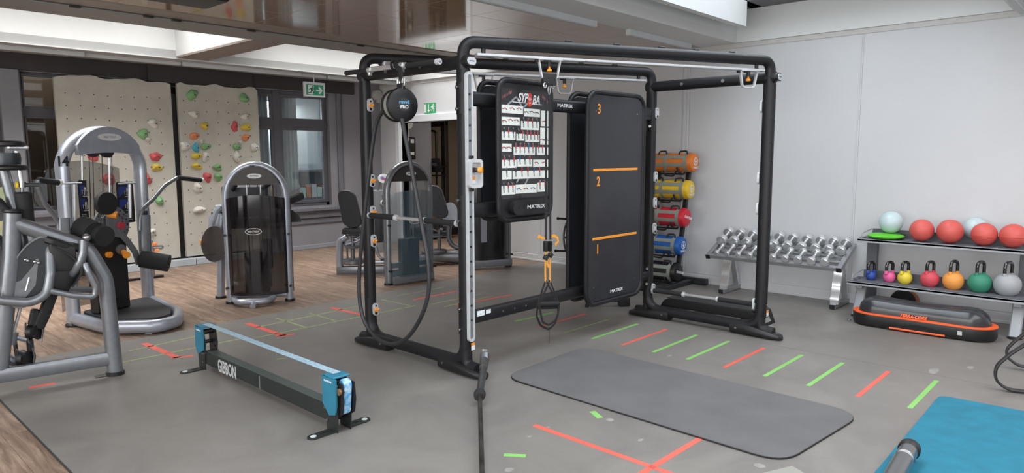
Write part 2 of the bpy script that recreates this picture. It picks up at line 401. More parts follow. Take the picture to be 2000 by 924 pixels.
b = MB(); b.b2((4.9, YW-.012, .5), (XW, YW, .53)); b.b2((6.92, YW-.03, .7), (7.0, YW, 2.69), .004); b.b2((7.03, YW-.012, .7), (7.055, YW, 2.69)); part('wall_moulding', b, TRIMG, wl)
PANE = glassmat('window_glass', (.88, .9, .9, 1), .09)
def window(n, x0, x1, z0, z1, mulls, ztr, fm, t=.06, f=.045):
    r = MB(); y0, y1 = YW+.08, YW+.14
    r.b2((x0, y0, z0), (x0+t, y1, z1), .004); r.b2((x1-t, y0, z0), (x1, y1, z1), .004); r.b2((x0, y0, z0), (x1, y1, z0+t), .004); r.b2((x0, y0, z1-t), (x1, y1, z1), .004)
    r.b2((x0, y0-.02, ztr-.06), (x1, y1, ztr+.05), .004); r.b2((x0+.002, y0-.034, ztr-.02), (x1-.002, y0-.018, ztr+.0))
    xs = [x0]+list(mulls)+[x1]
    for m_ in mulls: r.b2((m_-.06, y0-.024, z0+.003), (m_+.06, y1-.002, z1-.003), .003)
    W = struct('window_%d' % n, r, fm)
    for i in range(len(xs)-1):
        a = xs[i]+t; c = xs[i+1]-t
        for (s0, s1) in ((z0+t, ztr-.06), (ztr+.05, z1-t)):
            q = MB()
            q.annulus(rr(c-a, s1-s0, .004, 2), rr(c-a-2*f, s1-s0-2*f, .004, 2), ((a+c)/2, y0+.03, (s0+s1)/2), X_, Z_, .045)
            part('sash', q, fm, W)
            q = MB(); q.b2((a+f, y0+.02, s0+f), (c-f, y0+.026, s1-f)); part('pane', q, PANE, W)
window(1, *W1[:2], W1[2], W1[3], (.75,), 2.18, FRAMEG); window(2, *W2[:2], W2[2], W2[3], (3.45,), 2.18, FRAMEG, .03, .02); window(3, *W3[:2], W3[2], W3[3], (5.82,), 2.14, FRAMEG)
# rooms behind the windows
b = MB()
b.b2((4.6, 12.6, -.1), (XW+.3, 12.7, 3)); b.b2((4.5, YW+.22, -.1), (4.6, 12.7, 3)); b.b2((XW+.14, YW+.2, -.1), (XW+.24, 12.7, 3)); b.b2((4.5, YW+.2, 2.95), (XW+.2, 12.7, 3.02))
struct('wall_back', b, mat('adjoining_wall', '#b8bdc0', .7, var=.02))
b = MB(); b.b2((-3, 11.7, -.1), (4.5, 11.8, 3)); b.b2((-3, YW+.22, 2.95), (4.5, 11.8, 3.02))
wb = struct('wall_back', b, mat('brown_store_wall', '#6b4f3a', .7, var=.05))
BRN = mat('brown_cupboard_board', '#544537', .5, var=.08, scale=3)
for i in range(10):
    b = MB(); b.b2((-.9+i*.55, 11.35, .0), (-.9+i*.55+.54, 11.4, 2.7), .004); part('cupboard_board', b, BRN, wb)
# curtains behind window 3
CURT = mat('pale_curtain', '#c3cccf', .8, var=.03)
for (x0, x1, lab) in ((5.25, 5.8, 'pale curtain hanging behind the narrow left casement'), (5.9, 6.33, 'pale curtain drawn to the left behind the larger casement')):
    b = MB(); n = 60; A = []; Bt = []
    for i in range(n+1):
        x = x0+(x1-x0)*i/n; y = YW+.3+.025*math.sin(i*.75)+.01*math.sin(i*2.1)
        A.append((x, y, .7)); Bt.append((x, y, 2.66))
    b.rings([[A[i], Bt[i], (Bt[i][0], Bt[i][1]+.004, Bt[i][2]), (A[i][0], A[i][1]+.004, A[i][2])] for i in range(n+1)])
    single('curtain', b, CURT, lab, 'curtain', (x0, YW+.3, .7))
b = MB(); b.b2((6.2, 12.0, 1.45), (7.4, 12.02, 2.6)); single('notice_board', b, mat('pale_board', '#bcc0bd', .6, var=.03), 'pale grey board seen through the larger window pane', 'board', (6.8, 12, 1.45))
t = thing('storage_shelf', 'dark shelf with pale and orange folders behind the larger window', 'shelf', (6.9, 12.1, 0))
b = MB(); b.b2((6.2, 11.9, 0), (7.7, 12.3, .8)); b.b2((6.2, 11.9, 1.3), (7.7, 12.3, 1.34)); b.b2((6.2, 12.25, .8), (7.7, 12.3, 1.34)); part('shelf', b, mat('dark_shelf', '#6c7073', .6), t)
for i in range(11):
    b = MB(); b.b2((6.25+i*.12, 11.95, .802), (6.25+i*.12+.1, 12.2, 1.0+.03*(i % 3)), .004)
    _f = 0
    single('folder', b, [mat('folder_pale', '#bcd2cb', .6), mat('folder_orange', '#c98d6b', .6), mat('folder_white', '#cfd2cf', .6)][i % 3],
           ['pale green', 'orange', 'white'][i % 3]+' folder seen through the window, '+['first', 'second', 'third', 'fourth', 'fifth', 'sixth', 'seventh', 'eighth', 'ninth', 'tenth', 'eleventh'][i]+' from the left of the row', 'folder', (6.3+i*.12, 12, .802), 'folders behind the window')
# room beyond the doorway
b = MB(); b.b2((11, 6.5, -.1), (11.1, 13, 3)); b.b2((XW+.14, 6.4, -.1), (11.1, 6.5, 3)); b.b2((XW+.14, 6.4, 2.9), (11.1, 13, 3)); b.b2((XW+.24, 11.6, -.1), (11.1, 11.7, 3))
struct('wall_back', b, mat('tan_corridor_wall', '#a39685', .7, var=.02))
b = MB(); b.b2((XW+.14, 10.36, -.1), (8.9, 10.6, 2.9)); struct('wall_back', b, mat('grey_blue_wall', '#84868c', .7, var=.02))
# closing walls behind the camera
b = MB(); b.b2((-3.1, -3, -.1), (-3, YW+.2, 3.3)); struct('wall_front', b, WALLM)
b = MB(); b.b2((-3, -3.1, -.1), (XW+.14, -3, 3.3)); struct('wall_front', b, WALLM)
# --- ceiling (2.90) with two light wells
BX0, BX1 = 3.85, 4.25
ZC = 2.9; XE = XW
def slab(x0, x1, y0, y1, z0=2.9, z1=3.0, m=CEILW, nm='ceiling'):
    b = MB(); b.b2((x0, y0, z0), (x1, y1, z1)); return struct(nm, b, m)
slab(-3, XE, -3, 1.02)
slab(-3, XE, 3.67, 4.12)          # pale band beside the right well
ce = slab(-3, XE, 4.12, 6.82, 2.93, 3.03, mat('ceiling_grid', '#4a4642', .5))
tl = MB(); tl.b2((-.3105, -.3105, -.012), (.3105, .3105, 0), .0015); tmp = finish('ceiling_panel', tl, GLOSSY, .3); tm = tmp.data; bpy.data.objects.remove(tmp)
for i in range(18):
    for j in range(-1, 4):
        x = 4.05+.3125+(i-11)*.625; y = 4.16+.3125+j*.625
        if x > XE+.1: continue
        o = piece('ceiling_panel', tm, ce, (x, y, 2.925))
        if j == -1: o.scale = (1, .1, 1); o.location.y = 4.139
for i in range(18):
    x = 4.05+.3125+(i-11)*.625
    if x < XE+.1: pass
b = MB(); b.b2((-3, 6.93, 2.9), (XE, 6.96, 3.0)); struct('trim_1', b, mat('dark_shadow_gap', '#4a4743', .6))
slab(-3, XE, 6.665, 6.93, 2.905, 2.93, mat('taupe_border', '#8b8177', .4, var=.03)); slab(-3, XE, 6.96, 7.45, 2.89, 2.93, CEILG)
for px in (103, 262, 322, 474, 793):
    q = FL(px, 0, 2.88); 
    for it in range(1): pass
for xx in (1.95, 2.55, 2.8, 3.55, 4.9, 6.4):
    b = MB(); b.b2((xx-.04, 6.925, 2.882), (xx+.04, 6.965, 2.9), .003); part('track_clip', b, mat('clip_dark', '#2c2a28', .5), ce)
slab(-3, XE, 9.62, YW+.2, 2.9, 3.0, mat('grey_soffit', '#a9aaa9', .6, var=.02))
slab(BX0, BX1, 7.45, 9.62, 2.9, 2.925, BEAMB)
# upstands of the light wells

def well(x0, x1, y0, y1, zt, t=.08, zl=3.0):
    b = MB()
    b.b2((x0-t, y0-t, zl), (x0, y1+t, zt)); b.b2((x1, y0-t, 2.905 if x1 > 7.5 else zl), (x1+t, y1+t, zt)); b.b2((x0, y0-t, zl+.01), (x1, y0, zt)); b.b2((x0, y1, 3.0), (x1, y1+t, zt))
    w_ = struct('ceiling', b, WHITE); return w_
well(-3, BX0, 7.45, 9.62, 3.75, .11, 2.925); well(BX1, XE-.04, 7.45, 9.62, 3.75, .11, 2.925)
slab(-3.1, XE+.2, 6.9, 10, 3.76, 3.85)
well(-3, XE-.02, 1.02, 3.67, 3.27)
b = MB()   # grey rim above the right well, set back, then the roof light
b.b2((-3.1, .3, 3.27), (XE+.3, 1.3, 3.33)); b.b2((-3.1, 3.37, 3.27), (XE+.3, 4.3, 3.33)); b.b2((7.45, 1.2, 3.27), (XE+.3, 3.5, 3.33)); b.b2((-3.1, 1.2, 3.27), (-2.6, 3.5, 3.33))
struct('ceiling', b, mat('grey_rooflight_rim', '#6a6a6e', .6, var=.02))
well(-2.6, 7.45, 1.3, 3.37, 4.0, .08, 3.33); slab(-3.2, XE+.3, .3, 4.3, 4.0, 4.1)
b = MB(); b.b2((-3, 9.6, 2.885), (XE-.1, 9.63, 2.9)); struct('trim_2', b, mat('light_trim', '#c9cac8', .45))
# slim strip lights
def strip(x0, x1, y, z, lab):
    t = thing('strip_light', lab, 'light', ((x0+x1)/2, y, z))
    b = MB(); b.b2((x0, y-.03, z), (x1, y+.03, 2.9), .004); part('housing', b, mat('lamp_housing', '#cfd3d4', .4, .2, var=.02), t)
    b = MB(); b.b2((x0+.01, y-.022, z-.006), (x1-.01, y+.022, z+.002), .002); part('diffuser', b, mat('lamp_diffuser', '#b9bcbc', .5, var=.02), t)
    return t
strip(.2, 2.85, 9.93, 2.85, 'slim white strip light above the left window edge')
strip(2.86, 4.05, 10.0, 2.86, 'slim grey strip light set back above the climbing wall')
strip(4.06, 5.85, 9.93, 2.85, 'slim white strip light above the second climbing panel')
strip(5.86, 6.35, 10.0, 2.86, 'short strip light set back beside the hanging exit sign')
strip(6.36, 7.8, 9.93, 2.85, 'slim white strip light running from the exit sign to the far wall')
strip(3.6, 5.62, 4.08, 2.84, 'long white strip light beside the glossy ceiling, nearer the camera')
strip(6.2, 7.5, 4.08, 2.84, 'white strip light at the end of the ceiling band near the far wall')
strip(5.6, 7.7, .93, 2.84, 'white strip light over the right end of the kettlebell rack')
# dark unit hanging from the ceiling at top left
q0 = FL(290, -6, 2.62); q1 = FL(372, 6, 2.62)
b = MB(); b.box(((q0.x+q1.x)/2+.05, (q0.y+q1.y)/2-.05, 2.68), (.5, .36, .12), None, .03, 3); single('ceiling_unit', b, BLACKP, 'black boxy unit hanging from the glossy ceiling at the top edge', 'speaker', ((q0.x+q1.x)/2, (q0.y+q1.y)/2, 2.62))
WM2 = bpy.data.objects['ceiling_unit']; b = MB(); b.cyl(((q0.x+q1.x)/2+.05, (q0.y+q1.y)/2-.05, 2.73), ((q0.x+q1.x)/2+.05, (q0.y+q1.y)/2-.05, 2.92), .025); part('mount', b, BLACKP, WM2)
# ================================================ THE TRAINING RIG
A, B_, D_, C_ = (3.38, 3.58), (3.38, 4.75), (5.85, 3.57), (5.85, 2.42)
rig = thing('training_rig', 'large black functional training rig with two panel stations in the middle of the floor', 'training rig', (4.6, 3.58, 0))
def column(p, sg, dirb):
    x, y = p
    b = MB(); b.tube([(x, y, .3), (x, y, 2.2)], .052, 20, rb=.04, up=X_, ex=2.6); col = part('column', b, BLACK, rig)
    q = MB()  # top elbow bending over into the long diagonal beam
    d = Vector(dirb).normalized()
    P = Vector((x, y, 2.2)); pts = fillet([P, P+Z_*.19, P+Z_*.19+d*.36], .17, 8)
    q.tube(pts, .043, 16, up=d); part('elbow', q, BLACK, rig)
    # foot casting and the curved lower knee
    f = MB(); k = sg
    f.tube(fillet([(x, y, .42), (x, y, .085), (x, y-k*.42, .085)], .2, 8), .046, 18, up=X_, ex=2.3)
    f.tube(fillet([(x, y, .3), (x, y, .07), (x, y+k*.12, .06)], .1, 6), .044, 16, up=X_, taper=None)
    part('knee', f, BLACK, rig)
    g = MB(); secs = [(.2, .02, .012), (.185, .045, .02), (.14, .062, .026), (.05, .07, .036), (-.05, .07, .045), (-.14, .064, .05), (-.26, .056, .05), (-.262, .05, .045)]
    R = []
    for dy, hw, hh in secs:
        ring = []
        for j in range(20):
            a = 2*PI*j/20; c, s_ = math.cos(a), math.sin(a)
            c = math.copysign(abs(c)**.6, c); s_ = math.copysign(abs(s_)**.6, s_)
            ring.append((x+hw*c, y+k*dy, .006+hh+hh*s_))
        R.append(ring)
    g.rings(R); foot = part('foot', g, BLACKP, rig)
    g = MB(); g.prism(rr(.085, .15, .03, 5), (x, y+k*.11, .0), X_, Y_*1, .001)
    h = MB(); h.cyl((x+.0, y+k*.15, .03), (x, y+k*.15, .062), .007, n=10); part('bolt', h, STEEL, foot, world=True)
    h = MB(); h.cyl((x-.066, y-k*.2, .06), (x-.05, y-k*.2, .06), .009, n=10); part('bolt', h, STEEL, foot)
    return col
dAC = Vector((C_[0]-A[0], C_[1]-A[1], 0)); dBD = Vector((D_[0]-B_[0], D_[1]-B_[1], 0))
colA = column(A, -1, dAC); colB = column(B_, 1, dBD); colD = column(D_, 1, -dBD); colC = column(C_, -1, -dAC)
for (p, q) in ((A, B_), (C_, D_)):
    b = MB(); b.tube([(p[0], p[1]+.38, .085), (q[0], q[1]-.38, .085)], .046, 16, ex=2.3); part('base_beam', b, BLACK, rig)
    b = MB(); b.tube([(p[0], p[1]-.05, 2.25), (q[0], q[1]+.05, 2.25)], .042, 16, rb=.048); cb = part('cross_beam', b, BLACK, rig)
    # silver end plate facing the front
    b = MB(); b.prism(rr(.1, .068, .03, 5), (p[0], p[1]-.05, 2.25), X_, Z_, .03); part('end_collar', b, BLACKP, rig)
    b = MB(); b.prism(rr(.084, .052, .025, 5), (p[0], p[1]-.083, 2.25), X_, Z_, .005); ep = part('end_plate', b, SILVER, rig)
    b = MB(); b.text('MATRIX', .012, (p[0], p[1]-.089, 2.25), X_, Z_, .0006, .0002, wide=1.15); part('lettering', b, mat('grey_print', '#6d7076', .5), ep)
    for yy in (.35, .7):
        b = MB(); yq = p[1]+(q[1]-p[1])*yy; b.cyl((p[0]-.045, yq, 2.25), (p[0]-.054, yq, 2.25), .016, n=12); b.cyl((p[0]-.05, yq, 2.25), (p[0]-.062, yq, 2.25), .007, n=8); part('bolt', b, STEEL, rig)
# long diagonal beams with silver rails beneath
def diag(p, dv, hs):
    L = dv.length; d = dv.normalized(); P = Vector((p[0], p[1], 2.39)); sd = Vector((-d.y, d.x, 0))
    b = MB(); b.tube([P+d*.33, P+d*(L-.33)], .045, 20); bm_ = part('top_beam', b, BLACK, rig)
    for t in (.3, .45, .6, .72, .85):
        b = MB(); b.box(P+d*L*t+Z_*.048, (.05, .025, .014), Matrix.Rotation(math.atan2(d.y, d.x), 3, 'Z'), .003); part('stop_tab', b, BLACKP, bm_)
    for t in (.055, .945):
        b = MB(); b.tube([P+d*L*t-Z_*.03, P+d*L*t-Z_*.075], .016, 10); part('rail_post', b, BLACKP, rig)
    b = MB(); b.tube([P+d*L*.035-Z_*.085, P+d*L*.97-Z_*.085], .03, 12, rb=.011, up=Z_, ex=4); rail = part('overhead_rail', b, SILVER, rig)
    for t in hs:
        c = P+d*L*t-Z_*.085
        b = MB(); b.box(c-Z_*.004, (.19, .066, .02), Matrix.Rotation(math.atan2(d.y, d.x), 3, 'Z'), .006, 2)
        pts = fillet([c-d*.088-Z_*.005, c-d*.06-Z_*.145, c+d*.06-Z_*.145, c+d*.088-Z_*.005], .03, 5)
        b.tube(pts, .015, 10, rb=.006, up=d, ex=4); h = part('carriage_handle', b, SILVER, rig)
        b = MB(); b.cyl(c-Z_*.01, c-Z_*.055, .015, n=12); b.box(c-Z_*.02-d*.02, (.05, .02, .012), Matrix.Rotation(math.atan2(d.y, d.x), 3, 'Z'), .003); part('pin_housing', b, BLACKP, h)
        b = MB(); b.lathe([(.006, -.055), (.008, -.07), (.018, -.078), (.02, -.09), (.012, -.095)], c, n=14); part('pull_knob', b, ORANGE, h)
        b = MB(); b.box(c-d*.105-Z_*.016, (.018, .03, .028), Matrix.Rotation(math.atan2(d.y, d.x), 3, 'Z'), .003); part('buffer', b, BLACKP, h)
diag(A, dAC, (.2435, .915)); diag(B_, dBD, (.375, .66))
# spine between the two frames
YS = 3.565
for (x0, x1, z, h, nm) in ((3.4, 5.83, 2.0, .052, 'spine_beam'), (3.4, 4.2, 1.21, .055, 'spine_beam'), (3.4, 5.83, .425, .05, 'spine_beam')):
    b = MB(); b.tube([(x0, YS, z), (x1, YS, z)], .036, 16, rb=h, up=Z_, ex=3.2); sb = part(nm, b, BLACK, rig)
    if z == 2.0:
        b = MB(); b.text('MATRIX', .038, (4.46, YS-.0375, 2.0), X_, Z_, .001, .0006, wide=1.45); part('lettering', b, LOGO, sb)
        b = MB(); b.cyl((4.29, YS-.034, 2.0), (4.29, YS-.04, 2.0), .008, n=10); part('bolt', b, BLACKP, sb)
    if z < 1:
        for xx in (3.72, 3.98, 4.15, 3.85): b = MB(); b.cyl((xx, YS-.033, z), (xx, YS-.039, z), .007, n=8); part('bolt', b, STEEL, sb)
        b = MB(); b.b2((3.44, YS-.0385, .43), (3.52, YS-.036, .47)); part('label_sticker', b, mat('sticker_white', '#dfe6ea', .5, var=.05, scale=60), sb)
        b = MB(); b.b2((3.535, YS-.0385, .435), (3.585, YS-.036, .465)); part('label_sticker', b, mat('sticker_white', '#dfe6ea', .5), sb)
for zc in (2.0, 1.21, .42):
    b = MB(); b.tube([(A[0]-.012, A[1], zc-.11), (A[0]-.012, A[1], zc+.11)], .05, 14, rb=.034, up=X_, ex=2.4); fl_ = part('clamp_plate', b, BLACK, rig)
    for dz in (-.075, .075):
        b = MB(); b.cyl((A[0]-.045, A[1]+.01, zc+dz), (A[0]-.062, A[1]+.01, zc+dz), .013, n=12); b.cyl((A[0]-.06, A[1]+.01, zc+dz), (A[0]-.07, A[1]+.01, zc+dz), .007, n=8); part('bolt', b, STEEL, fl_)
for zc in (1.95, .42):
    b = MB(); b.tube([(D_[0]-.02, D_[1]-.01, zc-.11), (D_[0]-.02, D_[1]-.01, zc+.11)], .045, 14, rb=.034, up=X_, ex=2.4); fl_ = part('clamp_plate', b, BLACK, rig)
    for dz in (-.075, .075):
        b = MB(); b.cyl((D_[0]-.05, D_[1]-.02, zc+dz), (D_[0]-.07, D_[1]-.03, zc+dz), .012, n=12); part('bolt', b, STEEL, fl_)
    b = MB(); b.tube([(5.5, 3.55, zc), (5.83, 3.56, zc)], .03, 12); part('panel_bracket', b, BLACK, rig)
# slotted side plates on the columns
def plate(c, ny, orange, par):
    b = MB(); b.prism(rr(.048, .105, .024, 5), (c[0], c[1], c[2]), X_*(-ny), Z_, .018); pl_ = part('hook_plate', b, SILVER, par)
    y = c[1]+ny*.0185
    b = MB(); b.cyl((c[0], y-ny*.001, c[2]+.03), (c[0], y+ny*.002, c[2]+.03), .008, n=10); part('plate_bolt', b, BLACKP, pl_)
    b = MB(); b.cyl((c[0], y-ny*.001, c[2]-.032), (c[0], y+ny*.0015, c[2]-.032), .014, n=12); part('plate_hole', b, BLACKP, pl_)
    if orange:
        b = MB(); b.box((c[0]-.002, y+ny*.006, c[2]-.004), (.03, .012, .03), Matrix.Rotation(.6, 3, 'Y'), .003); b.box((c[0]+.015, y+ny*.012, c[2]+.0), (.022, .012, .012), Matrix.Rotation(-.7, 3, 'Y'), .003); part('latch', b, ORANGE, pl_)
for z in (2.01, 1.40, 1.14, .9, .32): plate((B_[0]+.006, B_[1]-.05, z), -1, True, colB)
for z in (2.0, 1.39, 1.14, .89, .29): plate((D_[0]+.006, D_[1]-.05, z), -1, False, colD)
for z in (2.01, 1.40, 1.135, .29): plate((C_[0]-.006, C_[1]+.05, z), 1, False, colC)
for z in (1.9, 1.7, 1.55, 1.2, 1.0, .8, .5): b = MB(); b.cyl((C_[0]-.02, C_[1]-.05, z), (C_[0]-.02, C_[1]-.055, z), .007, n=8); part('column_hole', b, BLACKP, colC)
# vertical slotted rail with its sliding handle on the front-left column
b = MB(); b.annulus(rr(.062, 1.92, .03, 6), rr(.034, 1.88, .016, 6), (3.372, 3.53, 1.22), X_, Z_, .022); vr = part('slotted_rail', b, SILVER, rig)
b = MB(); b.b2((3.352, 3.512, .28), (3.392, 3.53, 2.16)); part('rail_channel', b, mat('rail_inner', '#8f9295', .35, .6), vr)
for i in range(16):
    z = .42+i*.107
    if 1.36 < z < 1.6: continue
    b = MB(); b.cyl((3.372, 3.513, z), (3.372, 3.509, z), .0085, n=10); part('rail_hole', b, BLACKP, vr)
b = MB(); b.annulus(rr(.128, .2, .028, 6), rr(.086, .156, .016, 6), (3.388, 3.505, 1.475), X_, Z_, .042); b.prism(rr(.1, .17, .02, 5), (3.388, 3.505, 1.475), X_, Z_, .012); sh = part('sliding_handle', b, SILVER, rig)
b = MB(); b.box((3.368, 3.482, 1.5), (.042, .03, .036), None, .004); b.cyl((3.39, 3.475, 1.5), (3.405, 3.455, 1.5), .014, n=12); part('pin_housing', b, BLACKP, sh)
b = MB(); b.cyl((3.403, 3.462, 1.5), (3.418, 3.435, 1.5), .021, n=16); part('pull_knob', b, ORANGE, sh)
b = MB(); b.b2((3.37, 3.4895, 1.405), (3.40, 3.4925, 1.43)); part('label_sticker', b, LOGO, sh); b = MB(); b.b2((3.37, 3.4895, 1.431), (3.40, 3.4925, 1.452)); part('label_sticker', b, ORANGE, sh)
for zz in (1.36, 1.59): b = MB(); b.box((3.372, 3.5, zz), (.036, .02, .02), None, .003); part('buffer', b, BLACKP, sh)
for (p, nm) in ((A, 'warning_sticker'), (C_, 'warning_sticker')):
    b = MB(); b.b2((p[0]+.0, p[1]-.056, .19), (p[0]+.035, p[1]-.0525, .225)); part(nm, b, LOGO, rig, 'white lower half of warning sticker'); b = MB(); b.b2((p[0]+.0, p[1]-.056, .226), (p[0]+.035, p[1]-.0525, .245)); part(nm, b, ORANGE, rig, 'orange upper half of warning sticker')
# hoops and boards
def hoop(x0, x1, z0, z1, y, name, rt=.021, rc=.09):
    cx, cz = (x0+x1)/2, (z0+z1)/2; P = [(px_, y, pz) for px_, pz in rr(x1-x0-2*rt, z1-z0-2*rt, rc, 6, cx, cz)]
    b = MB(); b.tube(P, rt, 12, closed=True, up=Y_); return part(name, b, BLACK, rig)
def board(x0, x1, z0, z1, y, name, m=BOARD, th=.012, r=.07):
    b = MB(); b.prism(rr(x1-x0, z1-z0, r, 6, (x0+x1)/2, (z0+z1)/2), (0, y, 0), X_, Z_, th); return part(name, b, m, rig)
hoop(3.585, 4.215, 1.105, 2.165, 3.46, 'poster_frame'); hoop(3.60, 4.23, 1.105, 2.165, 3.67, 'back_frame')
pb = board(3.618, 4.182, 1.135, 2.135, 3.47, 'poster_board', BLACKP); board(3.65, 4.18, 1.15, 2.12, 3.68, 'back_board')
hoop(4.655, 5.56, .29, 2.15, 3.46, 'step_frame', .021, .12); hoop(4.69, 5.585, .3, 2.15, 3.68, 'back_frame', .021, .12)
sbd = board(4.70, 5.515, .335, 2.105, 3.47, 'step_board', BOARD, .016, .1); board(4.74, 5.54, .345, 2.1, 3.69, 'back_board', BOARD, .012, .1)
for z, p0, p1 in ((1.476, 4.755, 5.44), (.885, 4.755, 5.44)): b = MB(); b.b2((p0, 3.45, z-.011), (p1, 3.457, z+.011), .002); part('step_line', b, ORANGE, sbd, 'orange line across the board')
for s_, z in (('3', 1.985), ('2', 1.375), ('1', .79)): b = MB(); b.text(s_, .115, (4.83, 3.4525, z), X_, Z_, .002, .0018, wide=.85); part('number', b, ORANGE, sbd, 'orange numeral '+s_)
b = MB(); b.text('MATRIX', .038, (5.13, 3.4525, .39), X_, Z_, .002, .0008, wide=1.45); part('lettering', b, LOGO, sbd, 'white word MATRIX')
for xx in (4.78, 5.42):
    for zz in (.46, 1.97): b = MB(); b.cyl((xx, 3.455, zz), (xx, 3.45, zz), .006, n=8); part('bolt', b, STEEL, sbd)
b = MB(); b.prism(rr(.45, .105, .05, 7), (3.93, 3.455, 1.215), X_, Z_, .05); lb = part('logo_bar', b, BLACKP, rig)
b = MB(); b.text('MATRIX', .038, (3.96, 3.404, 1.215), X_, Z_, .001, .0006, wide=1.5); part('lettering', b, LOGO, lb, 'white word MATRIX')
for xx in (3.77, 4.11): b = MB(); b.cyl((xx, 3.405, 1.215), (xx, 3.402, 1.215), .007, n=8); part('bolt', b, BLACKP, lb)
# the exercise poster
PX0, PX1, PZ0, PZ1, PY = 3.635, 4.16, 1.29, 2.075, 3.4555
U = lambda u: PX0+(PX1-PX0)*u
V = lambda v: PZ1-(PZ1-PZ0)*v
b = MB(); b.b2((PX0-.005, PY, PZ0-.005), (PX1+.005, PY+.002, PZ1+.01)); po = part('poster', b, mat('poster_black', '#232326', .3, var=.2, scale=6, coat=.4), rig, 'exercise poster with rows of white cards')
CARD = mat('poster_card', '#dfe3dc', .35, var=.05, scale=20, coat=.3); FR = mat('print_red', '#c43a45', .4); FD = mat('print_dark', '#33363c', .4); FB = mat('print_blue', '#3b5f9c', .4); FS = mat('print_grey', '#8f9398', .4)
cards = [(0, .14, .44, .215, 3, 1), (.46, .16, .81, .235, 3, 1), (.83, .17, 1, .32, 1, 1), (0, .25, .37, .325, 3, 1), (.4, .28, .79, .36, 4, 0), (0, .385, .28, .46, 3, 0), (.3, .4, .47, .465, 2, 0), (.49, .405, .8, .475, 4, 0),
         (.82, .335, 1, .5, 2, 1), (0, .495, .2, .57, 2, 1), (.24, .525, .7, .6, 5, 0), (.74, .525, 1, .6, 3, 0), (0, .645, .3, .72, 3, 0), (.32, .64, .64, .71, 3, 0), (.66, .645, 1, .715, 2, 1), (0, .745, .2, .825, 1, 0), (.22, .75, 1, .825, 6, 0), (-.01, .885, .27, .97, 3, 0), (.28, .88, .74, .965, 3, 1), (.76, .87, .98, .96, 2, 0)]
cb_ = MB(); y = PY-.0006
for (u0, v0, u1, v1, nf, lie) in cards: cb_.b2((U(u0), PY-.0012, V(v1)), (U(u1), PY, V(v0)))
part('poster_card', cb_, CARD, rig, 'white exercise cards printed on the poster', kind='stuff')
fg = MB(); rnd = random.Random(3); y = PY-.0016
def q4(x0, z0, x1, z1, wd, mi):
    fg.mi = mi; a = Vector((x0, 0, z0)); c = Vector((x1, 0, z1)); n = (c-a).normalized(); n = Vector((-n.z, 0, n.x))*wd
    P = [a+n, c+n*.8, c-n*.8, a-n]; fg._f([fg.bm.verts.new((p.x, y, p.z)) for p in P])
for (u0, v0, u1, v1, nf, lie) in cards:
    for k in range(nf):
        cx = U(u0+(u1-u0)*(k+.5)/nf); zb = V(v1)+.016; c1 = rnd.choice((0, 0, 1, 1, 2)); c1 = 0 if rnd.random() < .5 else c1
        if lie:
            L = .028; z = zb+.012+rnd.random()*.012; q4(cx-L, z, cx, z+.006, .004, c1); q4(cx, z+.006, cx+L*.8, z-.008, .0035, 1); q4(cx-L-.008, z+.002, cx-L, z+.002, .004, 3)
            q4(cx-L*.6, z, cx-L*.7, z-.016, .002, 3)
        else:
            H_ = .075; q4(cx, zb, cx-.003, zb+H_*.45, .003, 1); q4(cx+.008, zb, cx+.004, zb+H_*.45, .003, 3); q4(cx, zb+H_*.42, cx, zb+H_*.82, .0075, c1); q4(cx, zb+H_*.85, cx, zb+H_, .0045, 3)
            q4(cx, zb+H_*.78, cx+rnd.uniform(-.018, .018), zb+H_*rnd.uniform(.4, 1.05), .002, 3)
part('poster_figure', fg, [FR, FD, FB, FS], rig, 'small red, dark and blue exercise figures', kind='stuff', smooth=None)
tt = MB(); tt.text('SYP', .085, (U(.435), PY-.001, V(.065)), X_, Z_, .001, .0025, .3, .8); tt.text('BA', .085, (U(.72), PY-.001, V(.075)), X_, Z_, .001, .0025, .3, .8)
tt.b2((U(.22), PY-.0012, V(.112)), (U(.5), PY-.0006, V(.105))); tt.b2((U(.6), PY-.0012, V(.118)), (U(.85), PY-.0006, V(.111))); part('poster_title', tt, LOGO, rig, 'white slanted letters SYPOBA')
tt = MB(); tt.prism(rr(.045, .1, .022, 6), (U(.585), PY-.0004, V(.078)), X_, Z_, .001); part('poster_title', tt, mat('title_red', '#d8402f', .4), rig, 'red rounded letter O with a white cross')
tt = MB(); tt.b2((U(.585)-.014, PY-.0022, V(.07)-.004), (U(.585)+.014, PY-.0014, V(.07)+.004)); tt.b2((U(.585)-.004, PY-.0022, V(.07)-.014), (U(.585)+.004, PY-.0014, V(.07)+.014)); tt.text('TM', .014, (U(.585), PY-.002, V(.108)), X_, Z_, .0006); part('poster_title', tt, LOGO, rig, 'white cross on the red letter')
for (u, v) in ((.02, .075), (.07, .06), (.11, .05), (.15, .035), (.19, .02), (.9, .02), (.86, .035), (.94, .045), (.98, .06)):
    pass
fg = MB(); y = PY-.0016
for i in range(7):
    for (u, v, s_) in ((.02+i*.03, .085-i*.009, 1), (.86+i*.02, .05+i*.007, 1)):
        q4(U(u), V(v), U(u)+.001, V(v)+.022, .003, i % 2)
part('poster_figure', fg, [FR, FS], rig, 'tiny figures beside the title', kind='stuff', smooth=None)
tt = MB()
for (a, c) in (((.12, .14), (.3, .06)), ((.3, .06), (.44, .16)), ((.44, .16), (.56, .1)), ((.3, .86), (.44, .76)), ((.44, .92), (.6, .78))):
    tt.mi = 0; P = Vector((U(a[0]), 0, V(a[1]))); Q = Vector((U(c[0]), 0, V(c[1]))); n = (Q-P).normalized(); n = Vector((-n.z, 0, n.x))*.007
    tt._f([tt.bm.verts.new((p.x, PY-.0003, p.z)) for p in (P+n, Q+n, Q-n, P-n)])
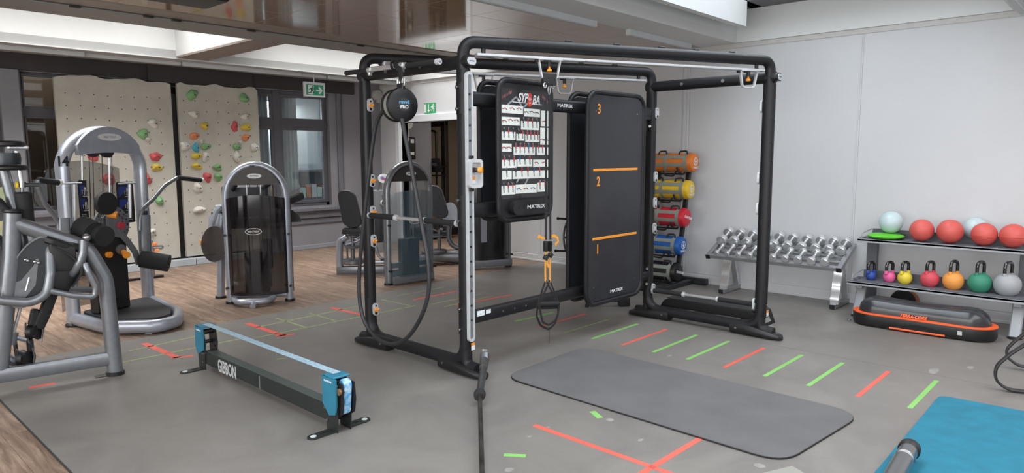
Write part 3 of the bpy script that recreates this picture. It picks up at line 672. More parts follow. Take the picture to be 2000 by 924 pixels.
part('poster_title', tt, FS, rig, 'grey arrow shapes behind the cards', kind='stuff', smooth=None)
# push bars clipped between the plates
def gripbar(a, c, lab, nm='cross_bar'):
    a = Vector(a); c = Vector(c); t = thing(nm, lab, 'exercise bar', (a+c)/2); L = lambda k: a+(c-a)*k
    for k0, k1 in ((.02, .31), (.66, .98)): b = MB(); b.cyl(L(k0), L(k1), .022, n=16); part('foam_grip', b, GRIP, t)
    b = MB(); b.cyl(L(0), L(1), .0135, n=16); part('steel_bar', b, CHROME, t)
    for k in (.0, .32, .65, .985): b = MB(); b.cyl(L(k), L(k+.018), .024, n=16); part('collar', b, SILVER, t)
gripbar((3.355, 4.70, 1.115), (3.355, 3.63, 1.115), 'steel bar with two black foam grips across the left frame at waist height')
gripbar((5.85, 3.52, .275), (5.85, 2.47, .285), 'steel bar with black foam grips low across the right-hand frame')
# multi-grip pull-up bar on the upper left cross beam
def multigrip(a, c, lab, s1=.27, s2=.62):
    a = Vector(a); c = Vector(c); L = lambda k: a+(c-a)*k; t = thing('pull_up_bar', lab, 'exercise bar', (a+c)/2)
    for k0, k1 in ((0, s1), (s2+.06, .97)): b = MB(); b.cyl(L(k0), L(k1), .019, n=16); part('foam_grip', b, GRIP, t)
    b = MB(); b.cyl(L(.02), L(1), .012, n=14)
    b.cyl(L(s1)+Vector((0, 0, .012)), L(s2+.05)+Vector((0, 0, .012)), .012, n=12); b.cyl(L(s1), L(s2+.05), .014, n=12); part('steel_bar', b, CHROME, t)
    b = MB(); b.cyl(L(.97), L(1.0), .021, n=16); part('end_cap', b, SILVER, t)
    b = MB(); b.cyl(L(0), L(.012), .019, n=16); part('end_cap', b, mat('brown_cap', '#6b5346', .5), t)
    for k in (s1, s2):
        b = MB(); b.cyl(L(k), L(k+.03), .024, n=16); b.box(L(k+.012)-Z_*.02, (.03, .03, .045), None, .006); part('bracket', b, CHROME, t)
pa = WX(676, 143, 3.2); pc = WX(859, 120, 3.2)
multigrip(pa, pc, 'black-gripped pull-up bar clipped along the upper left beam, holding the ball reel strap')
multigrip(WX(742, 124, 3.52), WX(832, 131, 3.52), 'second chrome pull-up bar half hidden behind the upper left beam', .1, .5)
# ================================================ THINGS ON AND AROUND THE RIG
# suspension trainer
def YP(px, py, y=3.3): return WY(px, py, y)
t = thing('suspension_trainer', 'black and yellow suspension trainer hanging from the front overhead rail handle', 'suspension trainer', (3.98, 3.3, 2.1))
b = MB(); b.box((3.98, 3.3, 2.155), (.11, .045, .085), Matrix.Rotation(-.44, 3, 'Z'), .012, 2); part('anchor_strap', b, RUBBER, t)
b = MB()
for dx in (-.045, .045): b.tube([Vector((3.98+dx, 3.3, 2.11))+Vector((.014*math.cos(a), 0, .018*math.sin(a))) for a in [2*PI*k/10 for k in range(10)]], .004, 8, closed=True)
part('ring', b, CHROME, t)
b = MB(); b.tube([Vector((3.98, 3.3, 2.08))+Vector((.013*math.cos(a), 0, .034*math.sin(a))) for a in [2*PI*k/14 for k in range(14)]], .005, 8, closed=True); part('carabiner', b, STEEL, t)
for k, (px0, px1) in enumerate(((1067, 1066), (1073.5, 1075))):
    b = MB(); b.tube([YP(1071, 172), YP(px0, 200), YP((px0+px1)/2, 300), YP(px1, 468)], .011, 6, rb=.003, up=Y_, ex=4); part('strap', b, RUBBER, t)
    b = MB(); c = YP(px1-.5, 481); b.box(c, (.024, .03, .08), None, .007, 2); part('buckle', b, BLACKP, t)
    b = MB(); b.tube([YP(px1, 488), YP(px1-1, 530), YP(px1-.5, 552)], .009, 6, rb=.003, up=Y_, ex=4); part('yellow_webbing', b, mat('yellow_webbing', '#e8a23c', .7, bump=.4, bscale=400), t, 'yellow webbing strap')
for pts in ([(1066, 466), (1058, 465), (1053, 461), (1051, 466)], [(1074, 464), (1082, 460), (1089, 465), (1090, 472), (1084, 479)], [(1068, 505), (1069, 515), (1072, 522)]):
    b = MB(); b.tube([YP(*p) for p in pts], .012, 6, rb=.002, up=Y_, ex=4, taper=[.6]+[1]*(len(pts)-1)); part('webbing_tail', b, MATS['yellow_webbing'], t, 'loose yellow webbing end')
for p, rz in (((1066, 503), .7), ((1075, 498), .75)):
    b = MB(); b.box(YP(*p), (.036, .03, .036), Matrix.Rotation(rz, 3, 'Y'), .004); part('strap_keeper', b, RUBBER, t)
for k, (x0, xl, xr, yb) in enumerate(((1066, 1050, 1090, 600), (1074, 1054, 1091, 594))):
    b = MB(); b.tube([YP(x0, 548), YP((x0+xl)/2, 570), YP(xl, yb)], .009, 6, rb=.003, up=Y_, ex=4); b.tube([YP(x0, 548), YP((x0+xr)/2, 570), YP(xr, yb-2)], .007, 6, rb=.003, up=Y_, ex=4); part('handle_strap', b, RUBBER, t)
    y = 3.3-.03*k
    b = MB(); b.cyl(WY(xl, yb, y), WY(xr, yb-1, y), .017, n=14); part('handle_grip', b, GRIP, t)
    pts = [WY(*p, y) for p in ((xl-.5, yb), (xl-2+k*4, yb+18), (xl+6, yb+36), (1072, yb+44-k*3), (xr-6, yb+32), (xr, yb+14), (xr, yb))]
    b = MB(); b.tube(fillet(pts, .05, 4), .009, 6, rb=.003, up=Y_, ex=4); part('foot_loop', b, RUBBER, t)
b = MB(); b.tube([YP(1072, 640), YP(1073, 655), YP(1072, 672)], .0025, 6); part('cord', b, BLACKP, t)
# rope reel hanging from the pull-up bar
RX = 3.16
t = thing('rope_trainer', 'round black reel with a hanging rubber rope loop on the left frame', 'rope trainer', WX(778, 205, RX))
ax = Vector((-.2, -.98, 0)).normalized(); c = WX(784, 205, RX)
b = MB(); b.lathe([(.0, .046), (.05, .045), (.095, .04), (.117, .03), (.125, .012), (.122, 0), (.1, -.004), (0, -.004)], c, ax, 32); hs = part('housing', b, BLACKP, t)
b = MB(); b.lathe([(0, -.004), (.107, -.004), (.107, -.075), (0, -.075)], c, ax, 28); part('drum', b, mat('translucent_grey_drum', '#8b8b85', .4, var=.05), t)
b = MB(); b.lathe([(0, -.075), (.118, -.075), (.12, -.09), (.1, -.1), (0, -.1)], c, ax, 28); part('rear_disc', b, BLACKP, t)
u = Vector((-ax.y, ax.x, 0)); 
b = MB(); b.prism(ell(.047, .047, 24), c+ax*.0455, u, Z_, .0008); part('badge', b, mat('dark_badge', '#303136', .4), hs)
b = MB(); b.text('revvll', .038, c+ax*.047+Z_*.017, u, Z_, .001, .0006); part('lettering', b, mat('blue_print', '#6fb4dd', .5), hs)
b = MB(); b.text('PRO', .033, c+ax*.047-Z_*.017, u, Z_, .001, .0012); part('lettering', b, LOGO, hs)
b = MB(); top = pa+(pc-pa)*((WX(770, 125, 3.2).y-pa.y)/(pc.y-pa.y)) if 0 else Vector((3.2, WX(770, 125, 3.2).y, WX(770, 127, 3.2).z))
for dy in (-.028, .028): b.tube([c+Vector((0, dy, .16))+Vector((0, .012*math.cos(a), .03*math.sin(a))) for a in [2*PI*k/12 for k in range(12)]], .005, 8, closed=True)
part('carabiner', b, CHROME, t)
b = MB(); b.box(c+Z_*.128, (.03, .07, .05), None, .006); part('bracket', b, BLACKP, t)
b = MB(); b.tube([c+Vector((0, 0, .17)), c+Vector((0, 0, .24)), top+Z_*.01], .022, 8, rb=.008, up=X_, ex=3); b.tube([top+Vector((0, 0, 0))+Vector((.03*math.cos(a), 0, .03*math.sin(a))) for a in [2*PI*k/12 for k in range(12)]], .018, 8, rb=.004, up=Z_, closed=True); part('hanging_strap', b, RUBBER, t)
pts = [(757, 208), (742, 226), (732, 255), (722, 330), (710, 440), (702, 530), (703, 590), (714, 632), (738, 662), (765, 672), (795, 660), (822, 620), (837, 570), (836, 510), (822, 430), (806, 340), (792, 270), (785, 232)]
P3 = [WX(a, c_, RX-.02) for a, c_ in pts]
sm = []
for i in range(len(P3)-1):
    p0, p1, p2, p3 = P3[max(i-1, 0)], P3[i], P3[i+1], P3[min(i+2, len(P3)-1)]
    for k in range(5):
        s_ = k/5; sm.append(.5*((2*p1)+(p2-p0)*s_+(2*p0-5*p1+4*p2-p3)*s_*s_+(3*p1-p0-3*p2+p3)*s_**3))
sm.append(P3[-1])
b = MB(); b.tube(sm, .0155, 12); part('rope', b, mat('dark_rubber_rope', '#2b2b2e', .45, var=.1), t)
# landmine barbell
t = thing('barbell', 'long dark landmine barbell pivoting at the front-left rig foot', 'barbell', (3.1, 3.1, .1))
p0 = Vector((3.43, 3.44, .13)); p1 = FL(937, 770, .075); p2 = FL(944, 1010, .035)
d = (p1-p0).normalized()
b = MB(); b.tube([p0-d*.02+Z_*.03, p0+d*.03], .032, 14, ex=3, rb=.028); b.cyl(p0+d*.02, p0+d*.16, .034, .03, 16); part('landmine_clevis', b, mat('dark_steel', '#77787a', .35, .8, var=.1), t)
b = MB(); b.box(p0+Z_*.045-d*.03, (.03, .04, .05), Matrix.Rotation(.8, 3, 'Z'), .008, 2); part('pivot', b, STEEL, t)
b = MB(); b.cyl(p0+d*.15, p1-d*.02, .025, n=18); part('sleeve', b, mat('worn_steel', '#6a6a6b', .35, .8, var=.2, scale=30), t)
b = MB(); b.lathe([(.02, -.02), (.036, -.018), (.04, 0), (.036, .03), (.02, .032)], p1, d, 20); part('sleeve_collar', b, mat('dark_collar', '#39383a', .4, .4), t)
b = MB(); b.cyl(p1, p2, .0145, n=14); part('shaft', b, mat('dark_shaft', '#4b4a48', .35, .7, var=.35, scale=12), t)
# step platform behind the right-hand frame
t = thing('step_platform', 'black step platform with grey splayed feet behind the low bar of the right frame', 'step platform', (6.14, 3.0, 0))
y0, y1, xa, xb = 3.52, 2.47, 5.98, 6.32
b = MB(); b.prism([(y0, .035), (y0-.02, .1), (y0-.06, .165), (y0-.1, .185), (y1+.1, .185), (y1+.05, .16), (y1+.0, .035), (y1+.16, .035), (y1+.19, .105), (y0-.19, .105), (y0-.17, .035)][::-1], (xa, 0, 0), Y_, Z_, .34)
part('platform', b, BLACKP, t)
b = MB(); b.b2((xa+.02, y1+.07, .185), (xb-.02, y0-.08, .19), .003); part('rubber_top', b, RUBBER, t)
for yy in (3.1, 2.55, 3.4):
    b = MB(); b.rings([[(6.15+sx*.12, yy+sy*.09, 0) for sx, sy in ((1, 1), (-1, 1), (-1, -1), (1, -1))], [(6.15+sx*.08, yy+sy*.055, .104) for sx, sy in ((1, 1), (-1, 1), (-1, -1), (1, -1))]]); part('foot', b, mat('step_foot_grey', '#8d938f', .5, var=.04), t)
# mats
def roundmat(name, pts, r, th, m, lab, seg=6, em=None):
    P = fillet(pts, r, seg, closed=True); b = MB(); c = sum((Vector(p) for p in pts), Vector())/4
    b.rings([[(p.x, p.y, .001) for p in P], [(p.x, p.y, th-.003) for p in P], [(c.x+(p.x-c.x)*.997, c.y+(p.y-c.y)*.997, th) for p in P]])
    o = single(name, b, m, lab, 'mat', (c.x, c.y, 0))
    b = MB(); b.rings([[(c.x+(p.x-c.x)*1.002, c.y+(p.y-c.y)*1.002, z) for p in P] for z in (.0008, th-.005)]); part('mat_edge', b, RUBBER if em is None else em, o)
    return o
MATK = mat('charcoal_foam_mat', '#605f60', .75, var=.08, scale=3, bump=.5, bscale=160)
o = roundmat('exercise_mat', [(3.50, 3.32, 0), (4.52, 3.36, 0), (4.46, 1.18, 0), (3.46, 1.28, 0)], .18, .016, MATK, 'charcoal foam exercise mat with rounded corners lying beside the tape marks')
MATB = mat('blue_foam_mat', '#166e86', .8, var=.1, scale=9, bump=.5, bscale=120)
pc_ = FL(1835, 772, .012); pe = FL(2000, 803, .012); pf = FL(1700, 932, .012)
de = (pe-pc_).normalized(); df = (pf-pc_).normalized()
roundmat('exercise_mat', [pc_+df*2.0, pc_+df*2.0+de*1.1, pc_+de*1.1, pc_], .07, .014, MATB, 'bright blue foam mat in the bottom right corner', em=mat('blue_mat_edge', '#1c5a70', .7))
# slackline rack
SX = 2.17
t = thing('slackline_rack', 'low dark slackline rack with a pale blue webbing line between blue padded ends', 'slackline rack', (SX, 4.25, 0))
DG = mat('dark_green_grey_steel', '#2f3433', .4, .3, var=.08, scale=10, bump=.1, bscale=200)
BLU = mat('petrol_blue_pad', '#28738d', .45, var=.08, scale=10, bump=.15, bscale=80)
WEB = mat('pale_blue_webbing', '#86a6b8', .7, hex2='#a9c0cc', scale=60, bump=.4, bscale=300)
b = MB(); b.b2((SX-.04, 3.42, .045), (SX+.04, 5.13, .145), .006); bm_ = part('beam', b, DG, t)
b = MB(); b.b2((SX-.036, 3.45, .1455), (SX+.036, 5.05, .1475), .001); part('beam_cover', b, mat('beam_top_plate', '#55605c', .35, .3, var=.1), bm_)
c = WX(443, 722, SX-.0405); b = MB(); b.text('GIBBON', .125, c+Vector((0, 0, 0)), -Y_, Z_, .0008, .003, wide=.62); part('lettering', b, mat('grey_lettering', '#b9bcbc', .5), bm_)
b = MB(); b.b2((SX-.0408, 4.27, .05), (SX-.0398, 4.275, .14)); part('joint_line', b, mat('pale_line', '#8f9593', .5), bm_)
for (ye, s_) in ((3.40, -1), (5.15, 1)):
    for sx in (-1, 1):
        x = SX+sx*.045
        b = MB(); b.prism([(-.05*s_, .0), (.06*s_, .0), (.07*s_, .14), (.07*s_, .27), (.03*s_, .31), (-.05*s_, .3), (-.07*s_, .2), (-.05*s_, .1)], (x-.003, ye, 0.003), Y_, Z_, .006); sp = part('side_plate', b, DG, t)
        for (dy, dz) in ((-.03, .17), (-.06, .135), (-.03, .13), (-.035, .065)):
            b = MB(); b.cyl((x-sx*.003, ye+s_*dy*.9, dz), (x+sx*.014, ye+s_*dy*.9, dz), .0095, n=6); part('bolt', b, STEEL, sp)
        # flat foot with a slot
        out = [(.0, -.035), (.13, -.035)]+[(.13+.035*math.cos(a), .035*math.sin(a)) for a in [(-80+20*i)*PI/180 for i in range(9)]]+[(.13, .035), (0, .035)]
        inn = [(.03, -.01), (.075, -.01)]+[(.08+.006*math.cos(a), .01*math.sin(a)) for a in [(-80+20*i)*PI/180 for i in range(9)]]+[(.075, .01), (.03, .01)]
        b = MB(); b.annulus(out, inn, (x, ye+s_*.01, 0.002), X_*sx, Y_, .008 if sx > 0 else -.008); ft = part('foot', b, DG, t)
        b = MB(); b.cyl((x+sx*.13, ye+s_*.01, .008), (x+sx*.13, ye+s_*.01, .0115), .018, n=20); part('foot_disc', b, mat('pale_disc', '#c3cbc8', .5), ft)
    b = MB(); b.cyl((SX-.045, ye, .285), (SX+.045, ye, .285), .02, n=16); b.cyl((SX-.045, ye+s_*.03, .2), (SX+.045, ye+s_*.03, .2), .015, n=12); part('roller', b, BLACKP, t)
    # padded cover folded over one side plate
    b = MB(); b.prism([(-.06, .115), (-.075, .17), (-.075, .325), (.065, .335), (.065, .16), (.0, .10)] if s_ < 0 else [(-.06, .16), (-.06, .33), (.07, .335), (.075, .17), (.05, .12), (.0, .13)], (SX-.062, ye, 0), Y_, Z_, .01)
    b.b2((SX-.062, ye-.06, .325), (SX+.05, ye+.055, .338), .004); pd = part('pad_cover', b, BLU, t)
    b = MB(); b.text('SLACKRACK', .014, (SX-.0645, ye-.0, .305), -Y_, Z_, .0006, .0008); part('lettering', b, LOGO, pd)
b = MB(); b.b2((SX-.025, 3.4, .3395), (SX+.025, 5.16, .342)); part('webbing', b, WEB, t)
b = MB()   # ratchet and rolled spare webbing on the near end
b.tube(fillet([(SX+.01, 3.33, .12), (SX+.01, 3.31, .3), (SX+.01, 3.35, .31), (SX+.01, 3.36, .11)], .03, 5, closed=True), .026, 10, rb=.012, up=X_ if 0 else Y_, ex=5, closed=True)
part('webbing_roll', b, mat('bright_blue_webbing', '#4d9fd6', .6, hex2='#b9d9ea', scale=45, bump=.3, bscale=300), t, 'rolled bright blue webbing with white flecks')
b = MB(); b.prism([(0, .1), (.03, .12), (.045, .2), (.035, .3), (-.01, .3), (-.015, .12)], (SX-.03, 3.33, 0), -Y_, Z_, .008); b.prism([(0, .1), (.03, .12), (.045, .2), (.035, .3), (-.01, .3), (-.015, .12)], (SX+.05, 3.33, 0), -Y_, Z_, .008)
b.cyl((SX-.035, 3.32, .25), (SX+.055, 3.32, .25), .014, n=12); rt_ = part('ratchet', b, BLACKP, t)
b = MB(); b.cyl((SX-.038, 3.315, .255), (SX-.05, 3.315, .255), .02, n=14); part('ratchet_wheel', b, mat('brass_wheel', '#9a7a5c', .4, .6), rt_)
# ================================================ RIGHT WALL: bags, dumbbells, kettlebells, balls
ROD = mat('rack_black', '#2a2b2d', .4, .1, var=.08)
t = thing('bag_rack', 'tall black rack holding five cylindrical weight bags by the wall', 'rack', (7.5, 4.35, 0))
for yy in (4.2, 4.62):
    b = MB(); b.tube([(7.56, yy, .06), (7.80, yy, 1.46)], .03, 10, rb=.022, up=X_, ex=4); part('upright', b, ROD, t)
b = MB(); b.tube([(6.98, 4.02, .036), (6.98, 4.8, .036)], .045, 12, rb=.034, ex=4); part('base_tube', b, ROD, t)
b = MB(); b.tube([(7.0, 4.1, .034), (7.72, 4.1, .034)], .03, 12, ex=4); b.tube([(7.0, 4.66, .034), (7.72, 4.66, .034)], .03, 12, ex=4); part('base_tube', b, ROD, t)
b = MB(); b.tube([(7.76, 3.9, .045), (7.76, 4.75, .045)], .04, 12, rb=.04, ex=4); part('base_tube', b, ROD, t)
bagx = [7.62, 7.56, 7.50, 7.44, 7.38]; bagz = [1.51, 1.185, .85, .51, .192]
for i in range(5):
    x, z = bagx[i], bagz[i]
    for yy in (4.2, 4.62):
        b = MB(); b.tube(fillet([(x+.16, yy, z-.09), (x+.02, yy, z-.145), (x-.1, yy, z-.11), (x-.13, yy, z-.06)], .05, 4), .012, 8); part('cradle_arm', b, ROD, t)
    b = MB(); b.tube([(x-.02, 4.16, z-.14), (x-.02, 4.66, z-.14)], .011, 8); part('cradle_arm', b, ROD, t)
STRAPG = mat('grey_green_strap', '#868b82', .8, bump=.4, bscale=250, var=.08)
names = [('orange', '#d9762c', 0, 'topmost'), ('yellow', '#e0b92c', 0, 'second from the top'), ('red', '#c82436', 1, 'in the middle'), ('blue', '#1f5aa8', 0, 'second from the bottom'), ('black', '#1d1d20', 1, 'at the bottom')]
for i, (cn, hx, lg, pos) in enumerate(names):
    x, z = bagx[i], bagz[i]; ya, yb_ = 4.02+.012*i, 4.72
    x += .0
    t = thing('weight_bag', '%s cylindrical weight bag with grey straps, %s on the bag rack' % (cn, pos), 'weight bag', (x, (ya+yb_)/2, z-.12), 0, 'weight bags on the rack')
    m = mat(cn+'_bag_vinyl', hx, .4, bump=.3, bscale=40, var=.06, scale=12)
    R_ = .115
    b = MB(); b.lathe([(0, 0), (.08, .0), (.105, .012), (R_, .04), (R_-.002, .2), (R_, .36), (R_-.001, .55), (R_, yb_-ya-.04), (.1, yb_-ya-.01), (0, yb_-ya)], (x, ya, z), Y_, 28); bg = part('bag_body', b, m, t)
    for yy in (ya+.09, ya+.36): b = MB(); b.lathe([(R_+.003, -.022), (R_+.004, .022)], (x, yy, z), Y_, 28, cap=False); part('strap_band', b, STRAPG, bg)
    b = MB()
    for (a0, wd) in ((2.55, .2), (3.4, .2)):
        b.rings([[(x+(R_+.004)*math.cos(a), y_, z-(R_+.004)*math.sin(a)*-1) for a in (a0-wd, a0-wd/2, a0, a0+wd/2, a0+wd)] for y_ in (ya+.1, ya+.3, yb_-.08)], cap=False)
    part('strap_band', b, STRAPG, bg, smooth=None)
    for (yy, up_) in ((ya+.14, 1), (ya+.42, 1), (ya+.33, -1)):
        b = MB()
        if up_ > 0: pts = [(x-.06, yy+.05, z+.09), (x-.05, yy+.05, z+.135), (x-.05, yy-.05, z+.14), (x-.06, yy-.06, z+.09)]
        else: pts = [(x-.05, yy+.09, z-.1), (x-.05, yy+.06, z-.16), (x-.05, yy-.06, z-.165), (x-.05, yy-.1, z-.105)]
        b.tube(fillet(pts, .04, 4), .0105, 8); part('handle', b, RUBBER, t)
    b = MB()
    if lg == 0:
        b.annulus(ell(.05, .05, 24), ell(.041, .041, 24), (x+.0, ya-.0005, z+.012), X_, Z_, .001)
        b.prism([(-.006, .03), (.006, .03), (.012, -.0), (.03, .012), (.03, .004), (.01, -.012), (.018, -.036), (.008, -.036), (0, -.014), (-.008, -.036), (-.018, -.036), (-.01, -.012), (-.03, .004), (-.03, .012), (-.012, 0)], (x, ya-.0005, z+.01), X_, Z_, .001)
        b.cyl((x, ya-.0015, z+.041-.0), (x, ya, z+.041), .007, n=10); b.text('MARCY', .035, (x+.005, ya-.0012, z-.062), X_, Z_, .001, .001, wide=1.1)
    else: b.text('TUNTURI', .038, (x+.01, ya-.0012, z+.0), Vector((.97, 0, -.24)), Vector((.24, 0, .97)), .001, .0015, .3, 1.15)
    part('lettering', b, LOGO, bg, 'white printed mark on the bag end')
# mini trampoline leaning on the wall
t = thing('mini_trampoline', 'small round trampoline standing on edge against the wall behind the step board', 'trampoline', (7.72, 5.72, 0))
tc_ = Vector((7.74, 5.68, .47)); uu, vv = Y_, Vector((.12, 0, .99)).normalized()
b = MB(); b.tube([tc_+uu*(.45*math.cos(a))+vv*(.45*math.sin(a)) for a in [2*PI*k/40 for k in range(40)]], .014, 8, closed=True); part('rim', b, BLACKP, t)
b = MB(); b.prism(ell(.33, .33, 32), tc_, uu, vv, .006); part('jumping_mat', b, RUBBER, t)
b = MB()
for k in range(30):
    a = 2*PI*k/30; a2 = a+.1*(1 if k % 2 else -1); b.tube([tc_+uu*(.33*math.cos(a))+vv*(.33*math.sin(a)), tc_+uu*(.44*math.cos(a2))+vv*(.44*math.sin(a2))], .024, 8, rb=.01, taper=[.7, 1])
o = part('bungee_loop', b, mat('grey_bungee', '#3f4247', .6), t, kind='stuff')
for a in (2.6, 3.7, .5, 5.7):
    q = tc_+uu*(.44*math.cos(PI-a))+vv*(.44*math.sin(PI-a)); b = MB(); b.cyl(q, q+Vector((-.2, .03, .02)), .014, n=10); b.cyl(q+Vector((-.2, .03, .02)), q+Vector((-.225, .03, .022)), .02, n=10); part('leg', b, BLACKP, t)
# dumbbell rack
t = thing('dumbbell_rack', 'two-tier chrome dumbbell rack standing against the white wall', 'rack', (7.6, 2.97, 0))
GS = mat('rack_grey_steel', '#9b9da0', .3, .5, var=.06)
fx, fz, bx_, bz = 7.4, .44, 7.80, .625; ya, yb_ = 2.255, 3.70
sl = math.atan2(bz-fz, bx_-fx); Rt = Matrix.Rotation(-sl, 3, 'Y'); L = math.hypot(bx_-fx, bz-fz)
for yy in (ya, yb_): b = MB(); b.box(((fx+bx_)/2, yy, (fz+bz)/2), (L+.06, .05, .05), Rt, .003); part('side_rail', b, GS, t); b = MB(); b.box((fx-.034, yy, fz-.016), (.012, .052, .052), Rt, .003); part('end_cap', b, BLACKP, t)
for k in (0, .26, .5, .68, .95): b = MB(); b.box((fx+(bx_-fx)*k, (ya+yb_)/2, fz+(bz-fz)*k-.006), (.035 if k else .045, yb_-ya-.05, .03 if k else .045), Rt, .003); part('cross_rail', b, GS, t)
for yy in (3.54, 2.31):
    b = MB(); b.box((7.67, yy, .03), (.54, .06, .05), None, .003); part('base_foot', b, GS, t); b = MB(); b.box((7.397, yy, .03), (.01, .052, .042), None, .002); part('foot_cap', b, BLACKP, t)
    for (x0, x1, wd) in ((7.47, 7.585, .085), (7.82, 7.64, .06)):
        b = MB(); n = 12; R = []
        for k in range(n+1):
            s_ = k/n; xx = x0+(x1-x0)*s_-(.012*abs(math.sin(s_*PI*3)) if wd > .07 else 0); R.append([(xx-.018, yy-wd/2, .05+.44*s_), (xx-.018, yy+wd/2, .05+.44*s_), (xx+.018, yy+wd/2, .05+.44*s_), (xx+.018, yy-wd/2, .05+.44*s_)])
        b.rings(R); part('leg', b, CHROME, t)
ordn = ['first', 'second', 'third', 'fourth', 'fifth', 'sixth', 'seventh', 'eighth', 'ninth', 'last']
def dumbbell(rh, hl, gl, row, i, loc):
    t = thing('dumbbell', 'chrome dumbbell on the %s tier of the rack, %s from its left end' % (row, ordn[i]) if i < 9 else 'chrome dumbbell on the %s tier of the rack, at its right end' % row, 'dumbbell', loc, 0, 'chrome dumbbells on the %s tier' % row)
    WM[t] = Matrix.Identity(4); d = Vector((math.cos(sl), 0, math.sin(sl))); u_ = Vector((-d.z, 0, d.x)); c = u_*(rh*.98)
    for s_ in (-1, 1):
        b = MB(); k = s_*(gl/2+hl/2); e = .006
        b.lathe([(0, -hl/2), (rh-e, -hl/2), (rh, -hl/2+e), (rh, hl/2-e), (rh-e, hl/2), (0, hl/2)], c+d*k, d, 14); part('head', b, CHROME, t)
        b = MB(); b.cyl(c+d*(s_*gl/2), c+d*(s_*(gl/2-.012)), .021, n=12); part('collar', b, CHROME, t)
    b = MB(); b.lathe([(.0125, -gl/2), (.014, -gl/4), (.0165, 0), (.014, gl/4), (.0125, gl/2)], c, d, 12); part('handle', b, CHROME, t)
    t.location = loc
    WM[t] = Matrix.Translation(Vector(loc))
yu = [3.63, 3.485, 3.33, 3.17, 3.02, 2.87, 2.715, 2.57, 2.435, 2.31]; yl = [3.60, 3.47, 3.34, 3.205, 3.075, 2.944, 2.81, 2.675, 2.535, 2.40]
for i in range(10):
    k = .73; dumbbell(.062-.0012*i, .062-.001*i, .125, 'upper', i, (fx+(bx_-fx)*k, yu[i], fz+(bz-fz)*k+.016))
for i in range(10):
    k = .18; dumbbell(.026+.0022*i, .04+.001*i, .115, 'lower', i, (fx+(bx_-fx)*k, yl[i], fz+(bz-fz)*k+.016))
# kettlebell shelf
t = thing('kettlebell_rack', 'grey two-shelf rack with kettlebells below and balls above', 'rack', (7.5, 1.4, 0))
SG = mat('grey_shelf_paint', '#9da1a6', .4, .15, var=.05); SD = mat('dark_shelf_liner', '#606268', .6, var=.06, scale=20, bump=.2, bscale=200)
y0, y1 = .62, 2.12
for (x0, x1, z) in ((7.2, 7.53, .335), (7.45, 7.76, .735)):
    b = MB(); b.b2((x0, y0, z), (x1, y1, z+.022), .003); b.b2((x0, y0, z-.014), (x0+.02, y1, z+.022), .002); sf = part('shelf', b, SG, t)
    b = MB(); b.b2((x0+.02, y0+.01, z+.022), (x1-.005, y1-.01, z+.026)); part('liner', b, SD, sf)
    b = MB(); b.b2((x1-.012, y0, z+.02), (x1, y1-.06, z+.105), .002); part('back_lip', b, mat('dark_grey_lip', '#55575c', .5, .2, var=.04), sf)
    b = MB(); b.tube(fillet([(x0+.05, y1-.03, z+.02), (x0+.05, y1-.03, z+.075), (x1-.02, y1-.05, z+.1)], .04, 4), .006, 8); part('end_hoop', b, SG, sf)
    for xx in (x0+.06, x0+.2): b = MB(); b.cyl((xx, y1-.06, z+.024), (xx, y1-.06, z+.032), .012, n=10); part('bolt', b, BLACKP, sf)
for yy in (2.03, .75):
    b = MB(); b.tube([(7.27, yy, .012), (7.40, yy, .33)], .045, 10, rb=.025, up=X_, ex=4); part('front_leg', b, SG, t)
    b = MB(); b.lathe([(.055, 0), (.055, .012), (.045, .018)], (7.27, yy, 0), Z_, 16); part('foot_cap', b, BLACKP, t)
    b = MB(); b.b2((7.66, yy-.05, 0), (7.72, yy+.05, .735), .004); part('rear_upright', b, mat('grey_upright', '#5d6065', .5, .2, var=.04), t)
    b = MB(); b.b2((7.27, yy-.03, .28), (7.68, yy+.03, .335), .004); part('arm', b, SG, t)
KB = [('blue', '#2c4a98', 1.955, .057, .185), ('pink', '#dc5f93', 1.79, .065, .205), ('yellow', '#dcc63e', 1.655, .076, .22), ('red', '#cb4a56', 1.445, .095, .245), ('orange', '#e89a48', 1.255, .103, .27), ('green', '#35856a', 1.05, .113, .285), ('grey', '#a0a3a6', .845, .125, .30)]
for cn, hx, yy, r_, h in KB:
    r_ *= .85
    x = 7.385; zb = .3615
    t = thing('kettlebell', '%s kettlebell with a glossy black handle on the lower shelf' % cn, 'kettlebell', (x, yy, zb), 0, 'kettlebells on the lower shelf')
    m = mat(cn+'_neoprene', hx, .6, bump=.3, bscale=200, var=.05)
    zc = zb+r_*.86
    b = MB(); b.lathe([(0, -r_*.86), (r_*.55, -r_*.86), (r_*.8, -r_*.66), (r_*.96, -r_*.3), (r_, 0), (r_*.95, r_*.33), (r_*.78, r_*.63), (r_*.5, r_*.84), (0, r_*.92)], (x, yy, zc), Z_, 28); part('bell', b, m, t)
    d = Vector((math.cos(-.38), math.sin(-.38), 0)); hw = .04+r_*.12; ht = zb+h-.012; zn = zc+r_*.6
    for s_ in (-1, 1): b = MB(); b.tube([Vector((x, yy, zn))+d*(s_*hw*1.08), Vector((x, yy, zn+(ht-zn)*.28))+d*(s_*hw)], .0165, 12); part('neck', b, m, t)
    pts = fillet([Vector((x, yy, zn+(ht-zn)*.25))+d*hw, Vector((x, yy, ht))+d*hw, Vector((x, yy, ht))-d*hw, Vector((x, yy, zn+(ht-zn)*.25))-d*hw], hw*.95, 7)
    b = MB(); b.tube(pts, .0145, 14); part('handle', b, mat('gloss_black_handle', '#101012', .1, coat=.8), t)
